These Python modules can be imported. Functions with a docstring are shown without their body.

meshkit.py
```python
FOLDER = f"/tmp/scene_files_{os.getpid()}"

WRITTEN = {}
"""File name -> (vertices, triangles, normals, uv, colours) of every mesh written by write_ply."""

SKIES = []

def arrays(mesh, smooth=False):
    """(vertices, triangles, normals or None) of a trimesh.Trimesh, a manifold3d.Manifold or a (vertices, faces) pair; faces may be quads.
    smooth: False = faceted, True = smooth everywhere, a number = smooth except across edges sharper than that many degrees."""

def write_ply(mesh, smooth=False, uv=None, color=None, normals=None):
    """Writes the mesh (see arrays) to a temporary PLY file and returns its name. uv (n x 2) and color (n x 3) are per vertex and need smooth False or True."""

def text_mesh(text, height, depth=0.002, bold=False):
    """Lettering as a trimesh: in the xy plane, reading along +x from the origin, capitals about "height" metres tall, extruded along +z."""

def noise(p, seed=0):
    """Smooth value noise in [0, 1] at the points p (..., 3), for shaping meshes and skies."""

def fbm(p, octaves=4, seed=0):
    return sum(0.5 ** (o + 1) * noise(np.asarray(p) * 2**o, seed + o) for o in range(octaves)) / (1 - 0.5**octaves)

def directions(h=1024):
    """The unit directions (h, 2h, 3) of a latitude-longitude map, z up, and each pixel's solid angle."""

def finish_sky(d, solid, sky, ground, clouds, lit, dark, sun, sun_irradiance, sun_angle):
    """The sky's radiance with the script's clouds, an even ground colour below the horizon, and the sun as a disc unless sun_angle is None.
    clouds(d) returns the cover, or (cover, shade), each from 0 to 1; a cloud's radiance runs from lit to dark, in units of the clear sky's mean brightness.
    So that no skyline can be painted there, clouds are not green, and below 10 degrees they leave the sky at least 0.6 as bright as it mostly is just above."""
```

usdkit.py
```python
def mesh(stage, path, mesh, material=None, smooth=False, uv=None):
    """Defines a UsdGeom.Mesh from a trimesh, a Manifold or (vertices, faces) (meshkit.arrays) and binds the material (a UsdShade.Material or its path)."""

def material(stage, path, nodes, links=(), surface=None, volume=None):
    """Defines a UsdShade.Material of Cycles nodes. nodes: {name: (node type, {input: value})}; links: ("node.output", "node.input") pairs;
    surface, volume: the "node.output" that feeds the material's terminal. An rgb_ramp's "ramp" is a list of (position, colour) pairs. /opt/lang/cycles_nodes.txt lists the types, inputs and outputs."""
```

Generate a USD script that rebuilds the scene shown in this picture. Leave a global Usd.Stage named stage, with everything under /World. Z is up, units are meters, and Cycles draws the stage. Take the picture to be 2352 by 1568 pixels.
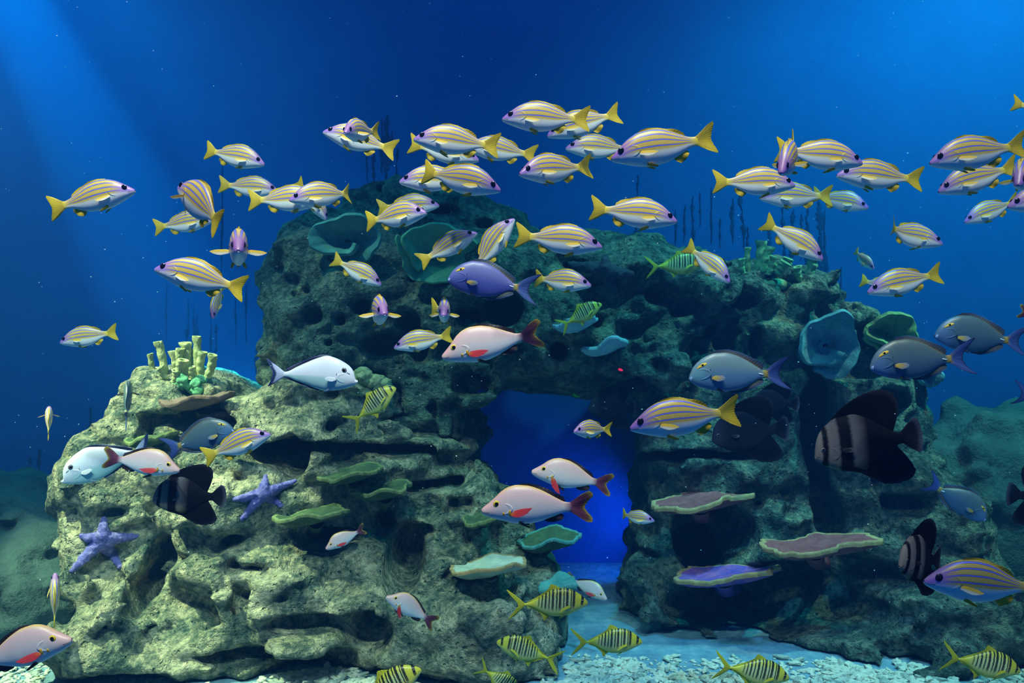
import math, random
import numpy as np, trimesh, usdkit, meshkit
from scipy import ndimage
from scipy.interpolate import PchipInterpolator
from pxr import Usd, UsdGeom, UsdLux, Gf, Sdf, UsdShade, Vt

stage = Usd.Stage.CreateInMemory()
UsdGeom.Xform.Define(stage, '/World')
UsdGeom.Scope.Define(stage, '/World/Looks')
rng = np.random.default_rng(7)
random.seed(7)

# ------------------------------------------------------------------ camera, air, lights
FPX, CX, CY, CAMZ = 2037.0, 1176.0, 784.0, 1.87
cam = UsdGeom.Camera.Define(stage, '/World/camera')
cam.CreateHorizontalApertureAttr(36.0)
cam.CreateFocalLengthAttr(36.0 * FPX / 2352.0)
cam.AddTranslateOp().Set((0, 0, CAMZ))
cam.AddRotateXYZOp().Set((90, 0, 0))
cam.CreateFStopAttr(8.0)
cam.CreateFocusDistanceAttr(2.7)
cam.CreateExposureAttr(0.0)

dome = UsdLux.DomeLight.Define(stage, '/World/ambient_dome')  # even blue fill, added for the light scattered in the water
dome.CreateIntensityAttr(0.10)
dome.CreateColorAttr(Gf.Vec3f(0.03, 0.30, 1.0))


def aim(l, p, t):
    d = Gf.Vec3d(*[b - a for a, b in zip(p, t)]).GetNormalized()
    l.AddTransformOp().Set(Gf.Matrix4d().SetRotate(Gf.Rotation(Gf.Vec3d(0, 0, -1), d)) * Gf.Matrix4d().SetTranslate(Gf.Vec3d(*p)))


def spot(n, p, t, power, col, r=0.06, cone=20, soft=0.3):
    l = UsdLux.SphereLight.Define(stage, '/World/' + n)
    l.CreateRadiusAttr(r); l.CreateIntensityAttr(power); l.CreateColorAttr(Gf.Vec3f(*col)); l.CreateNormalizeAttr(True)
    a = UsdLux.ShapingAPI.Apply(l.GetPrim())
    a.CreateShapingConeAngleAttr(cone); a.CreateShapingConeSoftnessAttr(soft)
    aim(l, p, t)


def panel(n, p, t, w, h, inten, col):
    l = UsdLux.RectLight.Define(stage, '/World/' + n)
    l.CreateWidthAttr(w); l.CreateHeightAttr(h); l.CreateIntensityAttr(inten); l.CreateColorAttr(Gf.Vec3f(*col))
    aim(l, p, t)


# lamps hung above the water: a bank over the front glass, spots over the reef, blue floods for the back wall; plus an unseen fill low in the passage
for i, (lx, pw) in enumerate([(-2.5, 420), (-1.3, 430), (-0.1, 345), (1.1, 215), (2.3, 170)]):
    spot('front_spot_%d' % (i + 1), (lx, 0.7, 6.3), (lx * 1.12, 3.05, 2.0), pw, (1.55, 1.0, 0.82), r=0.12, cone=21, soft=0.9)
spot('front_spot_6', (2.7, -0.2, 6.2), (2.25, 2.0, 1.25), 260, (1.55, 1.0, 0.82), r=0.12, cone=13, soft=0.9)
spot('reef_spot_left', (-4.4, 3.6, 6.0), (-2.15, 5.55, 0.55), 1650, (2.0, 1.12, 0.55), r=0.08, cone=13.5, soft=0.75)
spot('reef_spot_middle', (-2.6, 4.2, 6.2), (-1.0, 5.8, 0.6), 220, (1.3, 1.1, 0.7), r=0.08, cone=15, soft=0.7)
spot('reef_spot_right', (3.4, 4.6, 6.2), (2.5, 6.0, 1.0), 260, (1.5, 1.1, 0.7), r=0.08, cone=20, soft=0.8)
spot('reef_spot_arch', (1.3, 3.4, 6.3), (0.75, 5.9, 2.1), 230, (0.55, 1.15, 0.95), r=0.1, cone=17, soft=0.9)
spot('floor_spot', (1.6, 3.0, 6.2), (1.3, 4.9, 0.0), 300, (0.2, 0.65, 1.25), r=0.08, cone=15, soft=0.7)
panel('reef_lamp_bank', (0.2, 4.2, 6.3), (0.2, 5.6, 1.5), 4.6, 1.2, 1.9, (0.15, 0.95, 1.0))
spot('beam_lamp_outer', (-4.7, 6.6, 6.3), (-2.62, 6.82, 2.2), 5500, (0.05, 0.75, 1.0), r=0.04, cone=7.5, soft=0.5)
spot('beam_lamp_inner', (-4.1, 6.7, 6.4), (-1.75, 6.95, 2.4), 1000, (0.05, 0.7, 1.0), r=0.04, cone=5, soft=0.5)
spot('wall_flood_right', (4.4, 4.9, 6.2), (3.3, 7.5, 2.6), 520, (0.05, 0.85, 0.85), r=0.1, cone=46, soft=0.9)
spot('wall_flood_left', (-4.8, 4.9, 6.2), (-3.6, 7.5, 2.8), 240, (0.05, 0.8, 1.0), r=0.1, cone=46, soft=0.9)
spot('wall_flood_top', (0.3, 4.6, 6.3), (0.3, 7.5, 3.9), 42, (0.03, 0.25, 1.0), r=0.1, cone=60, soft=0.9)
spot('added_passage_flood', (1.20, 6.98, 0.45), (-0.05, 7.45, 0.3), 15, (0.03, 0.20, 1.0), r=0.06, cone=62, soft=0.8)  # unseen, added behind the right rock to brighten the passage

# ------------------------------------------------------------------ helpers
USED = {}


def numbered(parent, name):
    k = (parent, name)
    n = USED.get(k, 0)
    USED[k] = n + 1
    return name if n == 0 else '%s_%03d' % (name, n)


def tag(p, label=None, cat=None, group=None, kind=None):
    for k, v in (('label', label), ('category', cat), ('group', group), ('kind', kind)):
        if v:
            p.SetCustomDataByKey(k, v)
    return p


def thing(name, label, cat, loc=(0, 0, 0), group=None, kind=None):
    x = UsdGeom.Xform.Define(stage, '/World/' + numbered('/World', name))
    x.AddTranslateOp().Set(Gf.Vec3d(*map(float, loc)))
    return tag(x.GetPrim(), label, cat, group, kind)


def obj(name, mesh, mat, parent=None, smooth=30, uv=None, label=None, kind=None):
    par = str(parent.GetPath()) if parent is not None else '/World'
    m = usdkit.mesh(stage, par + '/' + numbered(par, name), mesh, mat, smooth=(True if (uv is not None and smooth) else smooth), uv=uv)
    return tag(m.GetPrim(), label, None, None, kind)


def P(px, py, Y):
    return np.array([(px - CX) / FPX * Y, Y, CAMZ - (py - CY) / FPX * Y])


def smoothstep(a, b, x):
    t = np.clip((x - a) / (b - a), 0, 1)
    return t * t * (3 - 2 * t)


def grid_faces(n, m, wrap=False):
    """quads of an n x m vertex grid; wrap closes the second direction"""
    mm = m if wrap else m - 1
    i, j = np.meshgrid(np.arange(n - 1), np.arange(mm), indexing='ij')
    j2 = (j + 1) % m
    return np.stack([i * m + j, (i + 1) * m + j, (i + 1) * m + j2, i * m + j2], -1).reshape(-1, 4)


def tri(q):
    q = np.asarray(q)
    return np.vstack([q[:, [0, 1, 2]], q[:, [0, 2, 3]]])


# ------------------------------------------------------------------ materials
MATS = {}


def mat(name, nodes, links=(), surface='p.BSDF', volume=None):
    MATS[name] = usdkit.material(stage, '/World/Looks/' + name, nodes, links, surface=surface, volume=volume)
    return MATS[name]


def plain(name, col, rough=0.5, **kw):
    return mat(name, {'p': ('principled_bsdf', dict(base_color=col, roughness=rough, **kw))})


def noisy(name, stops, scale=6.0, rough=0.85, bump=0.4, bscale=30.0, bdist=0.02, detail=6.0, pits=0.0, pscale=18.0, stretch=(1, 1, 1), fine=0.0):
    """a rough natural surface: colour from noise, fine relief from noise and pits"""
    n = {'g': ('geometry', {}), 'm': ('mapping', {'scale': stretch}),
         'n': ('noise_texture', {'scale': scale, 'detail': detail, 'roughness': 0.74}),
         'r': ('rgb_ramp', {'ramp': stops}),
         'b1': ('noise_texture', {'scale': bscale, 'detail': 5.0, 'roughness': 0.65}),
         'bp': ('bump', {'strength': bump, 'distance': bdist}),
         'p': ('principled_bsdf', {'roughness': rough, 'specular_ior_level': 0.2})}
    l = [('g.position', 'm.vector'), ('m.vector', 'n.vector'), ('n.fac', 'r.fac'), ('m.vector', 'b1.vector'), ('r.color', 'p.base_color'), ('bp.normal', 'p.normal')]
    if pits:
        n['v'] = ('voronoi_texture', {'scale': pscale, 'randomness': 1.0, 'detail': 1.0})
        n['vr'] = ('map_range', {'from_min': 0.05, 'from_max': 0.45, 'to_min': 0.0, 'to_max': pits, 'clamp': True})
        n['ad'] = ('math', {'math_type': 'add'})
        l += [('m.vector', 'v.vector'), ('v.distance', 'vr.value'), ('vr.result', 'ad.value1'), ('b1.fac', 'ad.value2'), ('ad.value', 'bp.height')]
    else:
        l += [('b1.fac', 'bp.height')]
    if fine:      # a second, grainier tone on top
        n['n2'] = ('noise_texture', {'scale': scale * 6.5, 'detail': 4.0, 'roughness': 0.6})
        n['f2'] = ('math', {'math_type': 'multiply_add', 'value2': fine, 'value3': -0.5 * fine})
        n['fs'] = ('math', {'math_type': 'add'})
        l = [x for x in l if x != ('n.fac', 'r.fac')] + [('m.vector', 'n2.vector'), ('n2.fac', 'f2.value1'), ('f2.value', 'fs.value1'), ('n.fac', 'fs.value2'), ('fs.value', 'r.fac')]
    return mat(name, n, l)


mat('water', {'v': ('volume_coefficients', {'scatter_coeffs': (0.002, 0.010, 0.029), 'absorption_coeffs': (0.11, 0.028, 0.010), 'anisotropy': 0.3})}, surface=None, volume='v.volume')
noisy('wall_paint', [(0.2, (0.006, 0.075, 0.28)), (0.5, (0.008, 0.09, 0.33)), (0.8, (0.012, 0.12, 0.40))], scale=0.5, rough=0.95, bump=0.05, bscale=4.0)
noisy('stain', [(0.25, (0.003, 0.018, 0.07)), (0.7, (0.006, 0.055, 0.19))], scale=8, bump=0.2)
noisy('sand', [(0.25, (0.09, 0.19, 0.27)), (0.5, (0.17, 0.31, 0.42)), (0.75, (0.30, 0.46, 0.54))], scale=9, bump=0.7, bscale=45, bdist=0.02)
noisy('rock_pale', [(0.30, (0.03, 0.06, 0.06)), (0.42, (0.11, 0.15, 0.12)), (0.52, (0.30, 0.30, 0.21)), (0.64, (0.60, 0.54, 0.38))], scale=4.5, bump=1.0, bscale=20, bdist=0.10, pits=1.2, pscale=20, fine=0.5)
noisy('rock_dark', [(0.30, (0.015, 0.03, 0.035)), (0.44, (0.05, 0.085, 0.075)), (0.55, (0.13, 0.18, 0.14)), (0.68, (0.28, 0.30, 0.20))], scale=4.5, bump=1.0, bscale=18, bdist=0.10, pits=1.2, pscale=18, fine=0.5)  # same kind of mix as the left rock, in a darker tone
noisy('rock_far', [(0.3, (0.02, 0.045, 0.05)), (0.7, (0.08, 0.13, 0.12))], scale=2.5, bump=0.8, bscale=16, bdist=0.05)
noisy('rubble_white', [(0.3, (0.38, 0.42, 0.36)), (0.7, (0.74, 0.74, 0.62))], scale=30, bump=0.5, bscale=80, bdist=0.01)
noisy('rubble_grey', [(0.3, (0.2, 0.26, 0.24)), (0.7, (0.48, 0.52, 0.46))], scale=30, bump=0.5, bscale=80, bdist=0.01)
noisy('plate_green', [(0.3, (0.03, 0.065, 0.035)), (0.7, (0.09, 0.14, 0.065))], scale=14, bump=0.6, bscale=60, bdist=0.012)
noisy('plate_green_rim', [(0.3, (0.08, 0.13, 0.05)), (0.7, (0.24, 0.29, 0.13))], scale=20, bump=0.6, bscale=60, bdist=0.01)
noisy('plate_pink', [(0.3, (0.17, 0.04, 0.05)), (0.7, (0.32, 0.10, 0.10))], scale=14, bump=0.5, bscale=60, bdist=0.01)
noisy('plate_brown', [(0.3, (0.10, 0.075, 0.06)), (0.7, (0.22, 0.14, 0.13))], scale=14, bump=0.5, bscale=60, bdist=0.01)
noisy('plate_rim', [(0.3, (0.26, 0.17, 0.08)), (0.7, (0.52, 0.36, 0.17))], scale=20, bump=0.5, bscale=60, bdist=0.01)
noisy('plate_violet', [(0.35, (0.06, 0.05, 0.36)), (0.65, (0.36, 0.12, 0.30))], scale=8, bump=0.5, bscale=60, bdist=0.01)
noisy('plate_pale', [(0.3, (0.34, 0.40, 0.34)), (0.7, (0.58, 0.62, 0.5))], scale=14, bump=0.5, bscale=60, bdist=0.01)
noisy('plate_blue', [(0.3, (0.22, 0.42, 0.55)), (0.7, (0.36, 0.62, 0.72))], scale=24, bump=0.5, bscale=60, bdist=0.01)
noisy('sponge_green', [(0.3, (0.07, 0.25, 0.15)), (0.7, (0.16, 0.42, 0.25))], scale=9, bump=0.6, bscale=70, bdist=0.008)
noisy('sponge_teal', [(0.3, (0.04, 0.18, 0.18)), (0.7, (0.10, 0.30, 0.28))], scale=9, bump=0.6, bscale=70, bdist=0.008)
noisy('sponge_blue', [(0.3, (0.05, 0.20, 0.26)), (0.7, (0.16, 0.40, 0.44))], scale=9, bump=0.6, bscale=70, bdist=0.008)
noisy('sponge_olive', [(0.3, (0.12, 0.26, 0.10)), (0.7, (0.28, 0.42, 0.18))], scale=9, bump=0.9, bscale=40, bdist=0.02)
noisy('tube_yellow', [(0.3, (0.18, 0.27, 0.11)), (0.7, (0.56, 0.56, 0.32))], scale=14, bump=0.7, bscale=40, bdist=0.012)
noisy('tube_green', [(0.3, (0.10, 0.26, 0.14)), (0.7, (0.26, 0.44, 0.24))], scale=14, bump=0.7, bscale=40, bdist=0.012)
noisy('starfish_violet', [(0.35, (0.07, 0.07, 0.34)), (0.55, (0.18, 0.16, 0.50)), (0.75, (0.40, 0.33, 0.5))], scale=38, bump=0.8, bscale=70, bdist=0.012)
noisy('starfish_dark', [(0.3, (0.02, 0.03, 0.05)), (0.7, (0.06, 0.07, 0.10))], scale=30, bump=0.8, bscale=70, bdist=0.012)
plain('speck_white', (0.9, 0.95, 1.0), 0.5)
mat('red_reflection', {'e': ('emission', {'color': (1.0, 0.02, 0.10), 'strength': 1.3})}, surface='e.emission')  # emission imitates a red reflection on the glass
mat('green_reflection', {'e': ('emission', {'color': (0.03, 0.5, 0.05), 'strength': 0.12})}, surface='e.emission')  # faint emission in place of a green reflection on the glass

# --- fish skins: everything runs on the body's own coordinates (st.x from snout to tail, st.y from belly to back)


def skin(name, body, head, mask, tilt=0.0, wob=0.02, bars=None, barv=None, barcol=(0.01, 0.012, 0.01), rough=0.38, tailr=None, spec=0.5, scales=0.06, mouth=0.36, mouthu=0.075, barwob=0.02, bartilt=0.0):
    n = {'a': ('attribute', {'attribute': 'st'}), 's': ('separate_xyz', {}),
         'nz': ('noise_texture', {'scale': 14.0, 'detail': 3.0}),
         't1': ('math', {'math_type': 'multiply_add', 'value2': tilt}),
         't2': ('math', {'math_type': 'multiply_add', 'value2': wob}),
         't3': ('math', {'math_type': 'subtract', 'value2': wob * 0.5 + tilt * 0.45}),
         'rb': ('rgb_ramp', {'ramp': body}), 'rh': ('rgb_ramp', {'ramp': head}), 'rm': ('rgb_ramp', {'ramp': mask}),
         'mx': ('mix_color', {}),
         'mp': ('mapping', {'scale': (120.0, 46.0, 1.0)}), 'vo': ('voronoi_texture', {'scale': 1.0, 'randomness': 0.35}),
         'bp': ('bump', {'strength': scales, 'distance': 0.004}),
         'p': ('principled_bsdf', {'roughness': rough, 'specular_ior_level': spec})}
    l = [('a.vector', 's.vector'), ('a.vector', 'nz.vector'), ('s.x', 't1.value1'), ('s.y', 't1.value3'), ('nz.fac', 't2.value1'), ('t1.value', 't2.value3'),
         ('t2.value', 't3.value1'), ('t3.value', 'rb.fac'), ('s.y', 'rh.fac'), ('s.x', 'rm.fac'), ('rm.color', 'mx.fac'), ('rb.color', 'mx.a'), ('rh.color', 'mx.b'),
         ('a.vector', 'mp.vector'), ('mp.vector', 'vo.vector'), ('vo.distance', 'bp.height'), ('bp.normal', 'p.normal')]
    out = 'mx.result'
    if bars:
        n['bw'] = ('math', {'math_type': 'multiply_add', 'value2': barwob})
        n['bt'] = ('math', {'math_type': 'multiply_add', 'value2': bartilt})
        n['br'] = ('rgb_ramp', {'ramp': bars}); n['bv'] = ('rgb_ramp', {'ramp': barv})
        n['bm'] = ('mix_color', {'blend_type': 'multiply', 'fac': 1.0}); n['mb'] = ('mix_color', {'b': barcol})
        l += [('nz.fac', 'bw.value1'), ('s.x', 'bw.value3'), ('s.y', 'bt.value1'), ('bw.value', 'bt.value3'), ('bt.value', 'br.fac'), ('s.y', 'bv.fac'), ('br.color', 'bm.a'), ('bv.color', 'bm.b'), ('bm.result', 'mb.fac'), (out, 'mb.a')]
        out = 'mb.result'
    if tailr:
        n['tr'] = ('rgb_ramp', {'ramp': tailr[0]}); n['mt'] = ('mix_color', {'b': tailr[1]})
        l += [('s.x', 'tr.fac'), ('tr.color', 'mt.fac'), (out, 'mt.a')]
        out = 'mt.result'
    if mouth:   # the dark line of the lips
        n['md'] = ('math', {'math_type': 'subtract', 'value2': mouth}); n['ma'] = ('math', {'math_type': 'absolute'})
        n['ml'] = ('math', {'math_type': 'less_than', 'value2': 0.035}); n['mu'] = ('math', {'math_type': 'less_than', 'value2': mouthu})
        n['mm'] = ('math', {'math_type': 'multiply'}); n['mk'] = ('math', {'math_type': 'multiply', 'value2': 0.7}); n['mo'] = ('mix_color', {'b': (0.05, 0.03, 0.05)})
        l += [('s.y', 'md.value1'), ('md.value', 'ma.value1'), ('ma.value', 'ml.value1'), ('s.x', 'mu.value1'), ('ml.value', 'mm.value1'), ('mu.value', 'mm.value2'), ('mm.value', 'mk.value1'), ('mk.value', 'mo.fac'), (out, 'mo.a')]
        out = 'mo.result'
    l.append((out, 'p.base_color'))
    mat(name, n, l)


def fin(name, stops, edge=None, rays=42.0, raydark=0.45, trans=0.3, axis='s.y', spec=0.35):
    """fin membrane: colour from base to edge (st.y), rays along st.x, some light passes through"""
    n = {'a': ('attribute', {'attribute': 'st'}), 's': ('separate_xyz', {}), 'r': ('rgb_ramp', {'ramp': stops}),
         'k': ('math', {'math_type': 'multiply', 'value2': rays * 6.283}), 'c': ('math', {'math_type': 'sine'}),
         'g': ('map_range', {'from_min': 0.2, 'from_max': 1.0, 'to_min': 0.0, 'to_max': raydark, 'clamp': True}),
         'mx': ('mix_color', {'blend_type': 'multiply', 'b': (0.35, 0.32, 0.25)}),
         'bp': ('bump', {'strength': 0.10, 'distance': 0.002}),
         'p': ('principled_bsdf', {'roughness': 0.5, 'specular_ior_level': spec}), 't': ('translucent_bsdf', {}), 'm': ('mix_closure', {'fac': trans})}
    l = [('a.vector', 's.vector'), (axis, 'r.fac'), ('s.x', 'k.value1'), ('k.value', 'c.value1'), ('c.value', 'g.value'), ('g.result', 'mx.fac'), ('r.color', 'mx.a'),
         ('mx.result', 'p.base_color'), ('mx.result', 't.color'), ('c.value', 'bp.height'), ('bp.normal', 'p.normal'), ('p.BSDF', 'm.closure1'), ('t.BSDF', 'm.closure2')]
    mat(name, n, l, surface='m.closure')


W, K = (1, 1, 1), (0, 0, 0)
yl, yd, bl, dk = (0.62, 0.46, 0.10), (0.34, 0.24, 0.06), (0.15, 0.19, 0.95), (0.08, 0.05, 0.14)
wh = (0.80, 0.86, 0.90)


def stripes(centres, half=0.019):
    out = [(0.0, wh), (0.30, wh), (0.36, (0.74, 0.74, 0.55)), (0.41, yl)]
    for c in centres:
        out += [(c - half - 0.010, yl), (c - half, dk), (c - half + 0.008, bl), (c + half - 0.008, bl), (c + half, dk), (c + half + 0.010, yl)]
    return out + [(1.0, yd)]


skin('snapper_skin', stripes([0.485, 0.655, 0.815, 0.945]),
     [(0, wh), (0.34, (0.74, 0.72, 0.88)), (0.46, (0.33, 0.24, 0.66)), (0.75, (0.30, 0.13, 0.52)), (1, (0.30, 0.15, 0.36))],
     [(0, W), (0.12, W), (0.19, (0.4,) * 3), (0.27, K), (1, K)], tilt=0.10, wob=0.02, tailr=([(0, K), (0.78, K), (0.86, W), (1, W)], (0.78, 0.62, 0.06)))
fin('snapper_fin', [(0, (0.66, 0.50, 0.06)), (0.7, (0.68, 0.50, 0.03)), (1, (0.50, 0.38, 0.03))], rays=17, raydark=0.22)
fin('snapper_tail', [(0, (0.68, 0.52, 0.07)), (0.75, (0.76, 0.58, 0.03)), (1, (0.60, 0.47, 0.03))], rays=26, raydark=0.25)
fin('snapper_pectoral', [(0, (0.86, 0.54, 0.02)), (0.45, (0.86, 0.62, 0.04)), (0.65, (0.88, 0.86, 0.75)), (1, (0.9, 0.92, 0.92))], rays=8, raydark=0.2, axis='s.x')

tg, tp = (0.58, 0.56, 0.06), (0.56, 0.62, 0.30)
BARS = [0.115, 0.245, 0.285, 0.345, 0.395, 0.455, 0.505, 0.565, 0.62, 0.675, 0.73, 0.78]
BW = [0.017, 0.018, 0.007, 0.017, 0.008, 0.016, 0.009, 0.015, 0.008, 0.012, 0.008, 0.008]
bars = [(0, K)]
for c, b in zip(BARS, BW):
    bars += [(c - b - 0.006, K), (c - b + 0.002, W), (c + b - 0.002, W), (c + b + 0.006, K)]
skin('trevally_skin', [(0, tg), (0.12, (0.62, 0.62, 0.12)), (0.35, tp), (0.7, tp), (0.9, tg), (1, (0.5, 0.48, 0.05))], [(0, (0.7, 0.68, 0.2)), (0.4, (0.66, 0.64, 0.06)), (1, (0.5, 0.48, 0.03))],
     [(0, W), (0.18, W), (0.28, K), (1, K)], bars=bars + [(1, K)], barv=[(0, K), (0.2, K), (0.36, (0.9,) * 3), (0.9, W), (1, W)], bartilt=0.03, tailr=([(0, K), (0.72, K), (0.84, W), (1, W)], (0.66, 0.6, 0.04)), mouth=0.4, mouthu=0.05)
fin('trevally_fin', [(0, (0.64, 0.6, 0.05)), (1, (0.62, 0.58, 0.03))], rays=14, raydark=0.3)
skin('paddletail_skin', [(0, (0.78, 0.80, 0.86)), (0.3, (0.78, 0.76, 0.82)), (0.6, (0.74, 0.58, 0.62)), (0.9, (0.66, 0.42, 0.46)), (0.97, (0.70, 0.46, 0.30)), (1, (0.75, 0.45, 0.1))],
     [(0, (0.8, 0.74, 0.8)), (0.4, (0.78, 0.56, 0.58)), (1, (0.70, 0.36, 0.36))], [(0, W), (0.08, W), (0.26, K), (1, K)], scales=0.10, tailr=([(0, K), (0.80, K), (0.88, W), (1, W)], (0.16, 0.04, 0.09)), mouth=0.34)
fin('paddletail_tail', [(0, (0.20, 0.05, 0.10)), (0.55, (0.10, 0.02, 0.06)), (0.8, (0.13, 0.05, 0.03)), (1, (0.40, 0.30, 0.05))], rays=20, raydark=0.3, trans=0.15)
fin('paddletail_dark_fin', [(0, (0.55, 0.36, 0.06)), (0.25, (0.04, 0.02, 0.03)), (1, (0.02, 0.015, 0.02))], rays=12, trans=0.1)
fin('paddletail_red_fin', [(0, (0.65, 0.2, 0.04)), (0.3, (0.70, 0.04, 0.05)), (1, (0.62, 0.05, 0.09))], rays=9, raydark=0.35)
plain('orange_mark', (0.72, 0.38, 0.02), 0.5)
plain('yellow_iris', (0.80, 0.55, 0.02), 0.25)
skin('surgeon_skin', [(0, (0.03, 0.10, 0.24)), (0.35, (0.05, 0.11, 0.20)), (0.6, (0.065, 0.13, 0.18)), (1, (0.08, 0.12, 0.13))], [(0, (0.06, 0.16, 0.42)), (0.5, (0.08, 0.17, 0.34)), (1, (0.09, 0.14, 0.2))],
     [(0, W), (0.12, W), (0.22, K), (1, K)], tailr=([(0, K), (0.80, K), (0.84, W), (1, W)], (0.36, 0.27, 0.06)), scales=0.06, mouth=0.3, mouthu=0.04)
for nm, hi, lo in (('surgeon_violet_skin', (0.13, 0.13, 0.40), (0.06, 0.07, 0.36)), ('surgeon_pale_skin', (0.14, 0.24, 0.30), (0.08, 0.20, 0.38))):
    skin(nm, [(0, lo), (0.4, lo), (0.7, hi), (1, hi)], [(0, lo), (0.5, (lo[0] * 1.5, lo[1] * 1.5, lo[2] * 1.1)), (1, hi)],
         [(0, W), (0.12, W), (0.22, K), (1, K)], tailr=([(0, K), (0.80, K), (0.84, W), (1, W)], (0.36, 0.27, 0.06)), scales=0.05, mouth=0.3, mouthu=0.04)
fin('surgeon_fin', [(0, (0.42, 0.28, 0.03)), (0.3, (0.10, 0.10, 0.10)), (0.9, (0.05, 0.08, 0.16)), (1, (0.05, 0.15, 0.5))], rays=22, raydark=0.3, trans=0.15)
fin('surgeon_tail', [(0, (0.30, 0.24, 0.08)), (0.25, (0.05, 0.10, 0.38)), (0.85, (0.04, 0.08, 0.30)), (1, (0.02, 0.02, 0.08))], rays=20, raydark=0.3, trans=0.15)
fin('surgeon_pectoral', [(0, (0.60, 0.36, 0.03)), (0.5, (0.4, 0.3, 0.08)), (1, (0.10, 0.18, 0.42))], rays=9)
plain('surgeon_lip', (0.35, 0.48, 0.85), 0.4)
plain('orange_mask', (0.74, 0.46, 0.03), 0.5)
plain('spine_white', (0.85, 0.9, 0.95), 0.3)
plain('gill_slit', (0.015, 0.02, 0.06), 0.5)
skin('unicorn_skin', [(0, (0.34, 0.60, 0.62)), (0.36, (0.42, 0.66, 0.72)), (0.44, (0.72, 0.78, 0.92)), (0.9, (0.74, 0.78, 0.96)), (1, (0.55, 0.62, 0.85))], [(0, (0.5, 0.7, 0.75)), (0.4, (0.76, 0.8, 0.92)), (1, (0.7, 0.74, 0.92))],
     [(0, W), (0.1, W), (0.24, K), (1, K)], scales=0.03, mouth=0.42, mouthu=0.05)
fin('unicorn_dark_fin', [(0, (0.16, 0.2, 0.4)), (0.4, (0.02, 0.02, 0.05)), (0.85, (0.02, 0.02, 0.05)), (1, (0.12, 0.2, 0.7))], rays=20, trans=0.1)
fin('unicorn_tail', [(0, (0.66, 0.72, 0.9)), (0.62, (0.50, 0.58, 0.88)), (0.78, (0.02, 0.03, 0.10)), (1, (0.03, 0.06, 0.25))], rays=20, raydark=0.25, trans=0.15)
fin('unicorn_pectoral', [(0, (0.7, 0.76, 0.92)), (1, (0.66, 0.74, 0.92))], rays=9)
bb = [(0, K), (0.055, K), (0.075, W), (0.105, W), (0.13, K), (0.205, K), (0.235, W), (0.325, W), (0.36, K), (0.41, (0.2,) * 3), (0.50, W), (1, W)]
skin('batfish_skin', [(0, (0.20, 0.18, 0.07)), (0.12, (0.15, 0.14, 0.11)), (0.3, (0.14, 0.13, 0.14)), (1, (0.08, 0.075, 0.09))], [(0, (0.19, 0.17, 0.165)), (1, (0.16, 0.135, 0.14))],
     [(0, W), (0.1, W), (0.2, K), (1, K)], bars=bb, barv=[(0, W), (1, W)], barcol=(0.004, 0.004, 0.006), bartilt=-0.06, scales=0.05, mouth=0.33, mouthu=0.04, rough=0.65, spec=0.06, barwob=0.03)
skin('batfish_dark_skin', [(0, (0.010, 0.010, 0.016)), (1, (0.006, 0.006, 0.012))], [(0, (0.03, 0.03, 0.05)), (1, (0.015, 0.015, 0.03))], [(0, W), (0.1, W), (0.2, K), (1, K)], scales=0.05, mouth=0.33, mouthu=0.04, rough=0.7, spec=0.08)
fin('batfish_fin', [(0, (0.005, 0.005, 0.007)), (0.8, (0.004, 0.004, 0.006)), (1, (0.015, 0.018, 0.03))], rays=26, raydark=0.2, trans=0.05, spec=0.04)
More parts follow.
